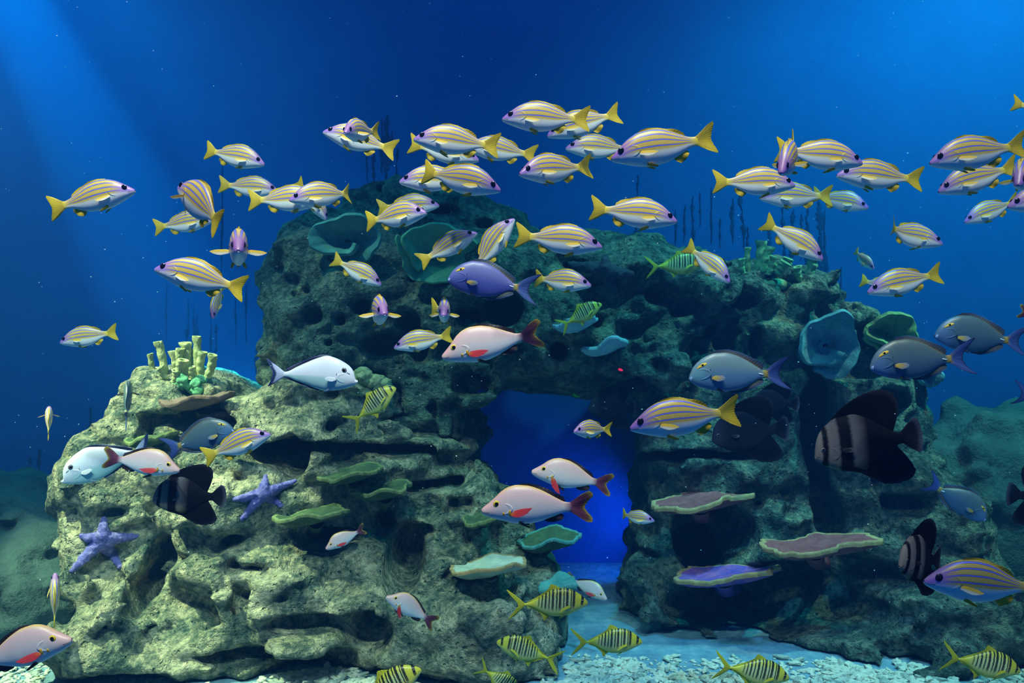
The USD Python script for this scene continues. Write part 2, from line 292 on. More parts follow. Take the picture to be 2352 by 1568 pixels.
fin('batfish_tail', [(0, (0.006, 0.006, 0.008)), (0.7, (0.010, 0.010, 0.016)), (1, (0.07, 0.08, 0.12))], rays=18, raydark=0.2, trans=0.1, spec=0.06)
plain('eye_black', (0.004, 0.004, 0.01), 0.08)
plain('eye_dark_iris', (0.03, 0.025, 0.10), 0.2)
plain('eye_grey_iris', (0.14, 0.14, 0.16), 0.2)

# ------------------------------------------------------------------ the setting: tank walls, floor, water
box = lambda a, b: trimesh.creation.box(bounds=[a, b])
WALLY = 7.5


def struct(name, mesh, m, label=None, parent=None):
    p = obj(name, mesh, MATS[m], parent, smooth=False)
    if parent is None:
        tag(p, label, None, None, 'structure')
    return p


wb = UsdGeom.Xform.Define(stage, '/World/wall_back').GetPrim()
tag(wb, 'plain deep blue back wall of the tank with dark algae streaks', None, None, 'structure')
struct('wall_panel', box((-7.2, WALLY, -0.1), (7.2, WALLY + 0.2, 7.0)), 'wall_paint', parent=wb)
struct('wall_left', box((-7.2, -0.5, -0.1), (-7.0, WALLY, 7.0)), 'wall_paint', 'blue side wall of the tank at left')
struct('wall_right', box((7.0, -0.5, -0.1), (7.2, WALLY, 7.0)), 'wall_paint', 'blue side wall of the tank at right')
struct('floor', box((-7.0, -0.5, -0.2), (7.0, WALLY, 0.0)), 'sand', 'pale sandy tank floor scattered with coral rubble')
wtr = obj('water', box((-6.98, -0.45, 0.004), (6.98, WALLY - 0.06, 6.6)), MATS['water'], None, smooth=False)
tag(wtr, 'clear blue hazy water filling the whole tank', 'water', None, 'stuff')


def streak(x, y0, y1, w, seed):
    """a run of dark algae growing down the back wall, ragged along both sides"""
    r = np.random.default_rng(seed)
    n = 64
    ys = np.linspace(y0, y1, n)
    u = np.linspace(0, 1, n)
    k = np.clip(np.interp(u * 9, np.arange(10), r.random(10) * 1.3) + 0.7 * (r.random(n) - 0.45), 0.05, 1.5) * np.minimum(1, np.minimum(u * 6, (1 - u) * 3) + 0.08)
    cx = x + np.cumsum(r.normal(0, w * 0.05, n))
    v = []
    for yy, ww, c in zip(ys, k * w / 2, cx):
        for d, t in ((-ww, 0.0), (0.0, 0.004), (ww, 0.0)):
            q = P(c + d, yy, WALLY - 0.001)
            v.append((q[0], WALLY - 0.002 - t, q[2]))
    return trimesh.Trimesh(np.array(v), tri(grid_faces(n, 3)), process=False)


for i, (x, a, b, w) in enumerate([(876, 272, 400, 9), (888, 262, 430, 16), (900, 300, 380, 7), (842, 330, 420, 6), (858, 350, 430, 8), (914, 340, 430, 6), (511, 350, 700, 4), (1240, 520, 590, 11), (1465, 400, 450, 6), (1462, 520, 575, 12),
                                    (1592, 450, 570, 9), (1607, 440, 520, 6), (1634, 430, 560, 7), (1655, 500, 570, 5), (1684, 455, 560, 9), (1702, 440, 570, 12), (1716, 520, 580, 7), (1796, 470, 650, 12), (1822, 480, 620, 15), (1840, 490, 600, 8),
                                    (1858, 470, 620, 13), (1880, 460, 700, 22), (1894, 480, 690, 8), (1934, 610, 700, 5), (384, 650, 780, 4), (430, 680, 800, 8), (445, 700, 800, 5), (452, 720, 810, 7), (483, 680, 830, 4), (495, 740, 830, 9),
                                    (540, 660, 790, 4), (565, 655, 790, 6), (590, 790, 860, 6), (208, 930, 990, 6), (92, 1030, 1080, 8), (70, 1045, 1090, 8), (1552, 480, 570, 6), (1575, 470, 560, 7), (1768, 500, 640, 9)]):
    obj('algae_streak', streak(x, a, b, w, i), MATS['stain'], wb, smooth=False)

# ------------------------------------------------------------------ reef rock: solids from a distance field


def zoom_noise(shape, step, seed, h):
    """smooth noise in [-1, 1] on a grid of spacing h, with features of about step metres (a triple)"""
    r = np.random.default_rng(seed)
    n = [max(4, int(s * h / st) + 4) for s, st in zip(shape, step)]
    a = (r.random(n) * 2 - 1).astype(np.float32)
    co = [np.arange(s, dtype=np.float32) * h / st + 1 for s, st in zip(shape, step)]
    out = a
    for ax in range(3):
        i = np.floor(co[ax]).astype(int)
        t = co[ax] - i
        t = (t * t * (3 - 2 * t)).astype(np.float32)
        sh = [1, 1, 1]; sh[ax] = -1
        t = t.reshape(sh)
        out = np.take(out, i, ax) * (1 - t) + np.take(out, np.minimum(i + 1, out.shape[ax] - 1), ax) * t
    return out


def surface_nets(d, h, org):
    s = d < 0
    n0, n1, n2 = d.shape
    c = np.zeros((n0 - 1, n1 - 1, n2 - 1), np.int8)
    for a, b, e in np.ndindex(2, 2, 2):
        c += s[a:n0 - 1 + a, b:n1 - 1 + b, e:n2 - 1 + e]
    act = (c > 0) & (c < 8)
    idx = np.full(act.shape, -1, np.int64)
    ijk = np.argwhere(act)
    idx[act] = np.arange(len(ijk))
    acc = np.zeros((len(ijk), 3)); cnt = np.zeros(len(ijk))
    corner = {o: d[ijk[:, 0] + o[0], ijk[:, 1] + o[1], ijk[:, 2] + o[2]] for o in np.ndindex(2, 2, 2)}
    for ax in range(3):
        for o in np.ndindex(2, 2, 2):
            if o[ax]:
                continue
            q = list(o); q[ax] = 1
            a, b = corner[o], corner[tuple(q)]
            m = (a < 0) != (b < 0)
            t = np.where(m, a / np.where(m, a - b, 1), 0)
            pt = np.tile(np.array(o, float), (len(ijk), 1)); pt[:, ax] += t
            acc[m] += pt[m]; cnt[m] += 1
    v = (ijk + acc / np.maximum(cnt, 1)[:, None]) * h + org
    fs = []
    for ax in range(3):
        u, w = [k for k in range(3) if k != ax]
        lo, hi = [slice(None)] * 3, [slice(None)] * 3
        lo[ax], hi[ax] = slice(0, -1), slice(1, None)
        a, b = s[tuple(lo)], s[tuple(hi)]
        for flip in (0, 1):
            e = np.argwhere(a & ~b if flip == 0 else ~a & b)
            e = e[(e[:, u] > 0) & (e[:, w] > 0) & (e[:, u] < d.shape[u] - 1) & (e[:, w] < d.shape[w] - 1)]
            quad = []
            for du, dw in ((-1, -1), (0, -1), (0, 0), (-1, 0)):
                f = e.copy(); f[:, u] += du; f[:, w] += dw
                quad.append(idx[f[:, 0], f[:, 1], f[:, 2]])
            quad = np.stack(quad, 1)
            if (flip == 1) != (ax == 1):
                quad = quad[:, ::-1]
            fs.append(quad)
    f = np.vstack(fs)
    return v, tri(f[(f >= 0).all(1)])


class Rock:
    def __init__(self, lo, hi, h, seed):
        self.h, self.lo, self.seed = h, np.array(lo, float), seed
        self.n = tuple(int(math.ceil((b - a) / h)) + 1 for a, b in zip(lo, hi))
        self.ax = [lo[k] + h * np.arange(self.n[k]) for k in range(3)]
        self.d = np.full(self.n, 9.0, np.float32)

    def _near(self, c, r, pad):
        sl = []
        for k in range(3):
            a = int(max(0, math.floor((c[k] - r[k] - pad - self.lo[k]) / self.h)))
            b = int(min(self.n[k], math.ceil((c[k] + r[k] + pad - self.lo[k]) / self.h) + 1))
            if b <= a:
                return None
            sl.append(slice(a, b))
        return tuple(sl)

    def _ell(self, c, r, sl, power=2.0):
        x, y, z = (np.abs((self.ax[k][sl[k]] - c[k]) / r[k]).astype(np.float32) for k in range(3))
        q = (x[:, None, None] ** power + y[None, :, None] ** power + z[None, None, :] ** power) ** (1 / power)
        return (q - 1) * min(r)

    def add(self, px, py, Y, rx, ry, rd, k=0.22, power=2.3):
        c, r = P(px, py, Y), (rx * Y / FPX, rd, ry * Y / FPX)
        sl = self._near(c, r, 0.5)
        if sl is None:
            return
        e, a = self._ell(c, r, sl, power), self.d[sl]
        hh = np.maximum(k - np.abs(a - e), 0) / k
        self.d[sl] = np.minimum(a, e) - hh * hh * k / 4

    def cut(self, px, py, Y, rx, ry, rd, k=0.05, power=2.0):
        c, r = P(px, py, Y), (rx * Y / FPX, rd, ry * Y / FPX)
        sl = self._near(c, r, 0.15)
        if sl is None:
            return
        e, a = -self._ell(c, r, sl, power), self.d[sl]
        hh = np.maximum(k - np.abs(a - e), 0) / k
        self.d[sl] = np.maximum(a, e) + hh * hh * k / 4

    def noise(self, amps):
        for i, (st, am) in enumerate(amps):
            self.d += am * zoom_noise(self.n, st, self.seed * 31 + i, self.h)

    def front(self, px, py, y0=4.2, y1=8.0):
        """depth where the ray through the pixel first meets the solid"""
        ys = np.arange(y0, y1, self.h * 0.5)
        pts = np.stack([(px - CX) / FPX * ys, ys, CAMZ - (py - CY) / FPX * ys], 1)
        ii = np.round((pts - self.lo) / self.h).astype(int)
        ok = ((ii >= 0) & (ii < np.array(self.n))).all(1)
        ii = np.clip(ii, 0, np.array(self.n) - 1)
        hit = np.nonzero(ok & (self.d[ii[:, 0], ii[:, 1], ii[:, 2]] < 0))[0]
        return ys[hit[0]] if len(hit) else None

    def hole(self, px, py, r1, r2, depth=0.3):
        y = self.front(px, py)
        if y is not None:
            self.cut(px, py, y, r1, r2, depth)

    def crack(self, pts, w, depth=0.25):
        for (a, b) in zip(pts[:-1], pts[1:]):
            n = max(2, int(math.hypot(a[0] - b[0], a[1] - b[1]) / (w * 0.8)))
            for t in np.linspace(0, 1, n):
                x, y = a[0] + (b[0] - a[0]) * t, a[1] + (b[1] - a[1]) * t
                f = self.front(x, y)
                if f is not None:
                    self.cut(x, y, f, w, w, depth, k=0.03)

    def mesh(self, others=()):
        d = self.d
        z = self.ax[2][None, None, :]
        d = np.maximum(d, (0.006 - z).astype(np.float32))
        for o in others:      # leave the neighbour's room free
            i0 = [np.round((self.ax[k] - o.lo[k]) / o.h).astype(int) for k in range(3)]
            ok = [(i >= 0) & (i < o.n[k]) for k, i in enumerate(i0)]
            m = np.ix_(*[np.nonzero(q)[0] for q in ok]); s = np.ix_(*[i[q] for i, q in zip(i0, ok)])
            if all(q.any() for q in ok):
                d[m] = np.maximum(d[m], 0.012 - o.d[s])
        d[[0, -1]] = 1; d[:, [0, -1]] = 1; d[:, :, [0, -1]] = 1
        lab, n = ndimage.label(d < 0)
        if n > 1:
            size = np.bincount(lab.ravel()); size[0] = 0
            d[(lab > 0) & (size[lab] < size.max() * 0.2)] = 0.01
        self.d = d
        v, f = surface_nets(d, self.h, self.lo)
        return trimesh.Trimesh(v, f, process=False)


H = 0.024
NOISE = [((0.55, 0.55, 0.40), 0.095), ((0.24, 0.24, 0.15), 0.065), ((0.11, 0.11, 0.07), 0.036), ((0.055, 0.055, 0.05), 0.017)]
# left mound
RL = Rock((-3.35, 4.55, -0.03), (0.35, 6.9, 1.95), H, 1)
for a in [(435, 1010, 6.15, 150, 120, .6), (360, 1090, 5.95, 110, 115, .6), (262, 1290, 5.65, 78, 190, .6), (425, 905, 6.3, 95, 55, .45), (555, 1150, 5.65, 140, 110, .5), (600, 1370, 5.45, 265, 130, .6), (700, 1300, 5.55, 160, 120, .5),
          (420, 1250, 5.8, 170, 190, .5), (255, 1470, 5.35, 85, 120, .6), (480, 1480, 5.35, 230, 90, .5), (770, 950, 6.05, 195, 85, .6), (700, 1010, 6.0, 130, 70, .5), (910, 1050, 6.25, 190, 100, .6), (820, 1140, 5.9, 150, 110, .5),
          (1010, 1240, 5.75, 135, 120, .5), (1070, 1180, 5.7, 85, 75, .4), (1080, 1390, 5.35, 150, 115, .5), (1000, 1450, 5.3, 190, 80, .5), (1200, 1440, 5.35, 95, 80, .45), (900, 1420, 5.5, 160, 120, .5), (640, 1200, 5.6, 120, 70, .45),
          (285, 1130, 6.0, 70, 95, .5), (1190, 1330, 5.9, 90, 120, .4)]:
    RL.add(*a)
RL.noise(NOISE)
RL.cut(598, 836, 6.1, 62, 66, 1.6)
RL.cut(545, 826, 6.1, 45, 40, 1.6)
for a in [(660, 1055, 42, 52, .5), (925, 1285, 48, 78, .55), (640, 1040, 60, 26, .4), (543, 898, 20, 24, .25), (440, 898, 28, 16, .2), (352, 965, 24, 14, .25), (330, 985, 18, 30, .25), (250, 1182, 28, 14, .16), (172, 1402, 18, 18, .2),
          (755, 908, 20, 15, .2), (748, 986, 12, 13, .25), (1018, 1062, 24, 20, .3), (1042, 1158, 13, 13, .15), (1074, 1158, 11, 12, .15), (975, 1225, 22, 14, .25), (1075, 1245, 9, 9, .15), (1165, 1340, 14, 22, .25), (505, 1258, 10, 9, .15),
          (522, 1305, 9, 16, .15), (365, 1285, 40, 50, .4), (345, 1365, 30, 40, .35), (800, 1065, 60, 18, .3), (470, 960, 70, 22, .3), (620, 1520, 190, 16, .3), (840, 1460, 60, 50, .35), (700, 1455, 120, 30, .3), (760, 1235, 60, 20, .3),
          (540, 1235, 18, 8, .15), (560, 1318, 45, 9, .2), (925, 970, 60, 16, .2), (1060, 1075, 30, 40, .3), (880, 1200, 25, 30, .3)]:
    RL.hole(*a)
RL.crack([(390, 1225), (375, 1290), (350, 1330)], 9)
RL.crack([(600, 1020), (700, 1022), (830, 1030), (1000, 1032)], 6, .15)
RL.crack([(930, 1120), (1060, 1105)], 6, .15)
# arch over the passage, with its left foot
RA = Rock((-1.85, 5.1, -0.03), (1.6, 6.95, 3.15), H, 2)
for a in [(860, 720, 6.45, 215, 180, .7), (800, 850, 6.4, 160, 150, .6), (970, 600, 6.8, 240, 130, .7), (1010, 520, 7.0, 140, 75, .6), (1180, 730, 6.4, 230, 150, .65), (1400, 700, 6.4, 190, 115, .65), (1340, 640, 6.5, 220, 75, .6), (1000, 900, 6.4, 110, 140, .6),
          (970, 1050, 6.45, 100, 130, .6), (950, 1250, 6.6, 100, 250, .5), (1440, 800, 6.4, 140, 60, .6), (760, 640, 6.6, 110, 110, .5), (1250, 830, 6.35, 160, 60, .6)]:
    RA.add(*a)
RA.noise(NOISE)
for a in [(714, 724, 27, 21, .22), (697, 666, 11, 12, .15), (829, 704, 21, 21, .25), (780, 737, 11, 12, .2), (936, 738, 27, 26, .25), (1061, 718, 11, 12, .15), (1157, 712, 45, 40, .3), (1093, 721, 13, 13, .15), (751, 788, 12, 8, .2), (945, 640, 10, 10, .15),
          (1318, 606, 32, 11, .2), (1508, 676, 32, 19, .25), (1285, 806, 22, 23, .3), (1372, 741, 15, 12, .2), (1526, 842, 17, 16, .25), (1470, 880, 16, 18, .25), (1475, 750, 6, 6, .1), (1448, 762, 14, 8, .15), (1085, 880, 34, 22, .25), (860, 880, 30, 20, .2), (890, 790, 60, 26, .2),
          (960, 800, 25, 40, .25), (1010, 480, 30, 8, .15), (1110, 510, 26, 14, .2)]:
    RA.hole(*a)
# right rock
RR = Rock((0.62, 4.7, -0.03), (3.35, 6.95, 2.75), H, 3)
for a in [(1735, 740, 6.3, 135, 105, .55), (1700, 660, 6.5, 150, 70, .5), (1840, 680, 6.5, 70, 60, .4), (1640, 930, 6.35, 190, 170, .65), (1620, 1150, 6.3, 165, 230, .65), (1590, 1340, 6.2, 145, 110, .6), (1960, 960, 6.35, 155, 150, .65), (2010, 1120, 6.2, 150, 170, .65),
          (1800, 1120, 6.35, 200, 200, .55), (1880, 1300, 6.2, 240, 130, .6), (1790, 1420, 5.95, 280, 85, .6), (2070, 1270, 6.0, 145, 160, .6), (2010, 1430, 5.75, 190, 80, .6), (2240, 1440, 5.55, 130, 110, .5), (2150, 1380, 5.7, 130, 110, .5), (1880, 800, 6.5, 120, 90, .5)]:
    RR.add(*a)
RR.noise(NOISE)
for a in [(1706, 688, 32, 19, .2), (1622, 748, 17, 17, .22), (1684, 762, 24, 11, .2), (1663, 792, 22, 18, .22), (1738, 790, 14, 40, .3), (1600, 840, 12, 10, .15), (1648, 1230, 105, 70, .45), (1600, 1260, 60, 50, .4), (1930, 1325, 150, 50, .4), (1760, 1370, 150, 60, .4), (1640, 1395, 130, 50, .35),
          (1990, 1430, 90, 30, .3), (2100, 1165, 45, 26, .3), (2040, 1160, 12, 16, .2), (2060, 930, 50, 40, .3), (2020, 1105, 10, 18, .2), (1890, 1130, 26, 100, .4), (1905, 1200, 30, 60, .4), (1880, 990, 40, 110, .4), (1560, 1060, 16, 8, .2), (1745, 1158, 10, 9, .15), (1850, 940, 30, 90, .4),
          (2020, 920, 60, 30, .3), (1480, 1280, 40, 14, .2), (1900, 700, 20, 60, .3), (2110, 1340, 50, 24, .3), (1700, 1405, 170, 50, .45), (1890, 1405, 150, 48, .45), (1820, 1340, 120, 40, .4)]:
    RR.hole(*a)
RR.crack([(1440, 1048), (1600, 1040), (1760, 1046)], 6, .15)
RR.crack([(1870, 830), (1860, 1000), (1870, 1120)], 14, .3)
# dim mounds behind
FL = Rock((-4.6, 5.0, -0.03), (-2.4, 7.3, 1.45), 0.035, 4)
for a in [(0, 1330, 6.5, 150, 190, .6), (-60, 1250, 6.6, 120, 160, .5), (30, 1480, 6.1, 130, 160, .6), (50, 1170, 6.8, 60, 70, .4), (60, 1560, 5.7, 110, 80, .4), (120, 1470, 5.75, 80, 130, .35), (90, 1330, 6.2, 80, 150, .4)]:
    FL.add(*a)
FL.noise([((0.5, 0.5, 0.2), 0.12), ((0.2, 0.2, 0.08), 0.05), ((0.1, 0.1, 0.1), 0.02)])
FR = Rock((2.7, 5.6, -0.03), (4.9, 7.3, 1.9), 0.035, 5)
for a in [(2330, 1120, 6.8, 150, 150, .5), (2220, 1180, 6.75, 130, 170, .5), (2300, 1300, 6.6, 200, 200, .55), (2450, 1150, 6.8, 180, 230, .5), (2140, 1250, 6.8, 90, 230, .45), (2330, 1460, 6.3, 150, 110, .5)]:
    FR.add(*a)
FR.noise([((0.5, 0.5, 0.4), 0.11), ((0.2, 0.2, 0.2), 0.08), ((0.1, 0.1, 0.1), 0.025)])

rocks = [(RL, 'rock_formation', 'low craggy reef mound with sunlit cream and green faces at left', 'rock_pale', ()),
         (RA, 'rock_formation', 'tall pitted grey-green rock arching over the blue passage', 'rock_dark', (RL,)),
         (RR, 'rock_formation', 'big dark rock with caves and pink plate corals right of the passage', 'rock_dark', (RA,)),
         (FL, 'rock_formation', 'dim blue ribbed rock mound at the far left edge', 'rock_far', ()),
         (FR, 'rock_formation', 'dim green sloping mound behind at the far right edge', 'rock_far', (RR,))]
for r, nm, lab, m, oth in rocks:
    me = r.mesh(oth)
    p = obj(nm, me, MATS[m], None, smooth=True)
    tag(p, lab, 'rock')


def hit(px, py, default=6.0):
    ys = [y for r in (RL, RA, RR) if (y := r.front(px, py)) is not None]
    return min(ys) if ys else default



# ------------------------------------------------------------------ corals, sponges, starfish
def plate(label, px, py, Y, wpx, dep, tilt=0.0, mat_top='plate_green', mat_rim='plate_green_rim', wavy=0.10, seed=0, thick=0.035, stem_to=None, curl=0.05, cat='plate coral', lobes=3, group=None, twist=0.0):
    """a shelf coral: px, py is the middle of its outer rim line, wpx its width; tilt lifts the rim nearest the viewer (degrees)"""
    r = np.random.default_rng(seed)
    c = P(px, py, Y)
    half = wpx * Y / FPX / 2
    n, m = 12, 72
    a = np.linspace(0, 2 * np.pi, m, endpoint=False)
    ph = r.random(6) * 6.28
    out = 1 + wavy * np.sin(lobes * a + ph[0]) + wavy * 0.6 * np.sin((lobes + 2) * a + ph[1]) + wavy * 0.22 * np.sin(11 * a + ph[2]) + 0.03 * np.sin(23 * a + ph[3])
    out /= np.abs(out * np.cos(a)).max()
    rad = np.linspace(0, 1, n) ** 0.85
    X = np.outer(rad, out * np.cos(a)) * half
    D = np.outer(rad, out * np.sin(a)) * dep
    Zt = curl * 0.45 * rad[:, None] ** 2.2 * (1 + 0.3 * np.sin(2 * a + ph[4]))[None] + 0.008 * rad[:, None] * np.sin(5 * a + ph[5])[None] + 0.022 * np.tanh(X / half * 3 + 0.6) + 0.007 * meshkit.noise(np.stack([X * 24, D * 24, X * 0 + seed], -1), seed)
    Zb = Zt - thick * (1 - 0.35 * rad[:, None] ** 3) - 0.045 * dep / 0.3 * (1 - rad[:, None]) ** 1.5
    def place(X, D, Z):
        t = np.radians(tilt + twist * X / half)
        # D runs away from the viewer: the rim at D < 0 is the near one
        return np.stack([X, D * np.cos(t) + Z * np.sin(t), -D * np.sin(t) + Z * np.cos(t)], -1)
    root = thing('plate_coral', label, cat, c, group)
    ri = n - 2
    top = place(X[:ri + 1], D[:ri + 1], Zt[:ri + 1]).reshape(-1, 3)
    bot = place(X, D, Zb).reshape(-1, 3)
    obj('plate', (top, tri(grid_faces(ri + 1, m, True))), MATS[mat_top], root, smooth=True)
    ringX, ringD, ringZ = [X[ri:]], [D[ri:]], [Zt[ri:]]
    edge = place(np.vstack([X[ri:], X[-1:] * 1.012, X[-1:]]), np.vstack([D[ri:], D[-1:] * 1.012, D[-1:]]), np.vstack([Zt[ri:], (Zt[-1:] + Zb[-1:]) / 2, Zb[-1:]]))
    obj('rim', (edge.reshape(-1, 3), tri(grid_faces(edge.shape[0], m, True))), MATS[mat_rim], root, smooth=True)
    obj('underside', (bot, tri(grid_faces(n, m, True))[:, ::-1]), MATS[mat_top], root, smooth=True)
    if stem_to is not None:
        q = P(*stem_to) - c
        k = 10
        s = np.linspace(0, 1, k)
        p0 = place(np.array([0.0]), np.array([dep * 0.55]), np.array([-0.05]))[0]
        ctr = p0[None] * (1 - s)[:, None] + q[None] * s[:, None] + np.stack([0 * s, 0 * s, -0.05 * np.sin(np.pi * s)], 1)
        rr = (half * 0.30) * (1 - 0.45 * np.sin(np.pi * np.clip(s * 0.8 + 0.2, 0, 1)))
        al = np.linspace(0, 2 * np.pi, 16, endpoint=False)
        ring = ctr[:, None, :] + rr[:, None, None] * np.stack([np.cos(al), 0.5 * np.sin(al), 0.7 * np.sin(al)], -1)[None]
        obj('stem', (ring.reshape(-1, 3), tri(grid_faces(k, 16, True))), MATS[mat_top], root, smooth=True)
    return root


def at(px, py, d=0.0):
    return hit(px, py) - d


def shelf(label, px, py, wpx, out, tilt, top, rim, seed, **kw):
    """a plate coral growing out of the rock behind pixel (px, py)"""
    y = hit(px, py, 6.0)
    dep = max(0.18, wpx * y / FPX * 0.27)
    return plate(label, px, py, y - out, wpx, dep, tilt, top, rim, seed=seed, stem_to=(px, py + 20, y + 0.35), **kw)


GREEN, PINK = ('plate_green', 'plate_green_rim'), ('plate_pink', 'plate_rim')
shelf('thin pinkish plate coral under the yellow tube sponge', 455, 922, 170, .08, 0, 'plate_brown', 'plate_brown', 1, curl=.06)
shelf('wavy pinkish plate coral above the dark right-facing surgeonfish', 515, 964, 150, .10, 3, 'plate_brown', 'plate_brown', 2, curl=.07)
shelf('small yellow-green plate coral behind the unicornfish tail', 345, 1010, 125, .10, -2, *GREEN, 3)
shelf('green plate coral with round lobe, highest of the three green ones', 806, 1092, 160, .14, -3, *GREEN, 4)
shelf('flat green plate coral just below the highest green one', 880, 1130, 150, .16, 1, *GREEN, 5)
shelf('wide green plate coral right of the upper starfish', 718, 1186, 172, .16, 2, *GREEN, 6)
shelf('green plate coral under the snout of the largest paddletail', 1108, 1192, 92, .14, -4, *GREEN, 7)
plate('teal plate coral jutting into the blue archway', 1258, 1246, hit(1205, 1262, 5.6) - .05, 158, .22, -1, 'plate_green', 'sponge_teal', seed=8, stem_to=(1200, 1275, hit(1190, 1290, 5.8) + .05), curl=.08)
shelf('pale grey-green plate coral with white rim by the passage', 1124, 1306, 182, .22, 2, 'plate_pale', 'plate_rim', 9, curl=.06)
shelf('pink plate coral with yellow rim, highest on the right rock', 1614, 1152, 250, .18, -2, *PINK, 10, lobes=2, wavy=.20, twist=8, thick=.05)
shelf('large pink plate coral with wavy yellow rim over the dark cave', 1882, 1256, 282, .22, -3, *PINK, 11, lobes=2, wavy=.20, twist=8, thick=.05, curl=.07)
shelf('violet and pink plate coral, lowest on the right rock', 1670, 1322, 250, .20, -2, 'plate_violet', 'plate_rim', 12, lobes=2, wavy=.20, twist=8, thick=.05, curl=.06)
shelf('pale blue flat coral ledge on the arch under a dim trevally', 1326, 748, 112, .06, 8, 'plate_blue', 'plate_blue', 13, thick=.03)
shelf('thin pale blue coral ledge on the arch above the red spot', 1392, 800, 116, .06, 8, 'plate_blue', 'plate_blue', 14, thick=.03, wavy=.16)
shelf('knobby teal coral ledge behind the trevally at the passage', 1284, 1344, 96, .12, 0, 'sponge_teal', 'sponge_teal', 15, curl=.03)


def ear(label, px, py, rx, ry, m, seed, turn=0.0, curl=1.0, up=0.25, base=None):
    """an elephant-ear sponge: a thick leaf rolled into an open funnel that faces the viewer, one edge curling inside the other"""
    y = hit(px, py, 6.2)
    c = P(px, py, y - 0.26)
    R1, R2 = rx * y / FPX, ry * y / FPX
    r = np.random.default_rng(seed)
    n, k = 16, 110
    th = np.linspace(0, 2 * np.pi + 1.5, k)
    t = np.linspace(0.0, 1, n)
    ph = r.random(4) * 6.28
    inn = 1 - 0.50 * curl * smoothstep(2 * np.pi - 1.3, 2 * np.pi + 1.5, th)
    rim = (1 + 0.07 * np.sin(3 * th + ph[0]) + 0.05 * np.sin(5 * th + ph[1]) + 0.015 * np.sin(13 * th + ph[2])) * inn
    rad = (0.10 + 0.90 * t[:, None] ** 0.75) * rim[None]
    dep = 0.16 * (1 - t[:, None] ** 1.6) + 0.05 * t[:, None] ** 4 + 0.025 * t[:, None] * np.sin(3 * th + ph[3])[None] - 0.055 * (1 - inn)[None] * t[:, None] * 2
    A = th[None] + turn
    X, Z = R1 * rad * np.cos(A), R2 * rad * np.sin(A)
    D = dep + 0 * X
    G = np.stack([X, D - up * Z, Z], -1)
    nrm = np.cross(np.gradient(G, axis=0), np.gradient(G, axis=1)); nrm /= np.maximum(np.linalg.norm(nrm, axis=-1, keepdims=True), 1e-9)
    th_ = 0.020 * (1 - 0.4 * t[:, None, None] ** 3)
    a, b = (G + nrm * th_).reshape(-1, 3), (G - nrm * th_).reshape(-1, 3)
    N = n * k
    q = grid_faces(n, k)
    rimi = np.r_[np.arange(k), np.arange(1, n) * k + k - 1, (n - 1) * k + np.arange(k - 2, -1, -1), np.arange(n - 2, 0, -1) * k]
    edge = np.stack([rimi, np.roll(rimi, -1), np.roll(rimi, -1) + N, rimi + N], 1)
    root = thing('elephant_ear_sponge', label, 'sponge', c)
    obj('leaf', (np.vstack([a, b]), np.vstack([tri(q), tri(q[:, ::-1] + N), tri(edge)])), MATS[m], root, smooth=60)
    s = np.linspace(0, 1, 8); al = np.linspace(0, 2 * np.pi, 14, endpoint=False)
    rr = 0.055 + 0.05 * s
    ctr = np.stack([0 * s, 0.12 + 0.32 * s, -0.03 * s], 1)
    ring = ctr[:, None] + rr[:, None, None] * np.stack([np.cos(al), 0 * al, np.sin(al)], -1)[None]
    obj('stalk', (ring.reshape(-1, 3), tri(grid_faces(8, 14, True))), MATS[m], root, smooth=True)


ear('dark teal rolled elephant-ear sponge on the arch shoulder, left one', 790, 548, 80, 52, 'sponge_teal', 21, turn=4.2)
ear('green funnel-shaped elephant-ear sponge behind the rising snapper', 998, 578, 86, 66, 'sponge_green', 22, turn=2.6, curl=.6)
ear('large blue-teal rolled elephant-ear sponge on the right rock', 1914, 794, 68, 72, 'sponge_blue', 23, turn=4.2, curl=1.1)
ear('olive green cup sponge right of the large blue-teal one', 2056, 764, 60, 44, 'sponge_olive', 24, turn=3.4, curl=.7)
ear('small bright teal sponge lobe under the grey surgeonfish', 2146, 862, 27, 26, 'sponge_blue', 25, turn=1.0, curl=.2)


def tube(p0, p1, r0, r1, seed, bend=0.0, lip=1.12):
    """one hollow finger of a tube sponge, knobby, open at the top"""
    rr = np.random.default_rng(seed)
    p0, p1 = np.asarray(p0, float), np.asarray(p1, float)
    ax = p1 - p0; L = np.linalg.norm(ax); ax /= L
    u = np.cross(ax, [0, 1.0, 0]); u /= np.linalg.norm(u); w = np.cross(ax, u)
    k, m = 16, 18
    s = np.r_[np.linspace(0, 1, k), 1.0, 0.97, 0.8, 0.55]
    rad = np.r_[r0 + (r1 - r0) * np.linspace(0, 1, k), r1 * 0.80, r1 * 0.66, r1 * 0.6, 0.001]
    rad[k - 2] *= lip; rad[k - 1] *= lip
    al = np.linspace(0, 2 * np.pi, m, endpoint=False)
    nz = 1 + 0.10 * np.sin(s * 19 + rr.random() * 6)[:, None] * (np.arange(len(s)) < k - 2)[:, None] + 0.07 * rr.normal(size=(len(s), m)) * (np.arange(len(s)) < k)[:, None]
    ctr = p0 + ax * (s * L)[:, None] + u * (bend * np.sin(s * np.pi))[:, None]
    g = ctr[:, None] + (rad[:, None] * nz)[..., None] * (np.cos(al)[None, :, None] * u + np.sin(al)[None, :, None] * w)
    return g.reshape(-1, 3), tri(grid_faces(len(s), m, True))[:, ::-1]


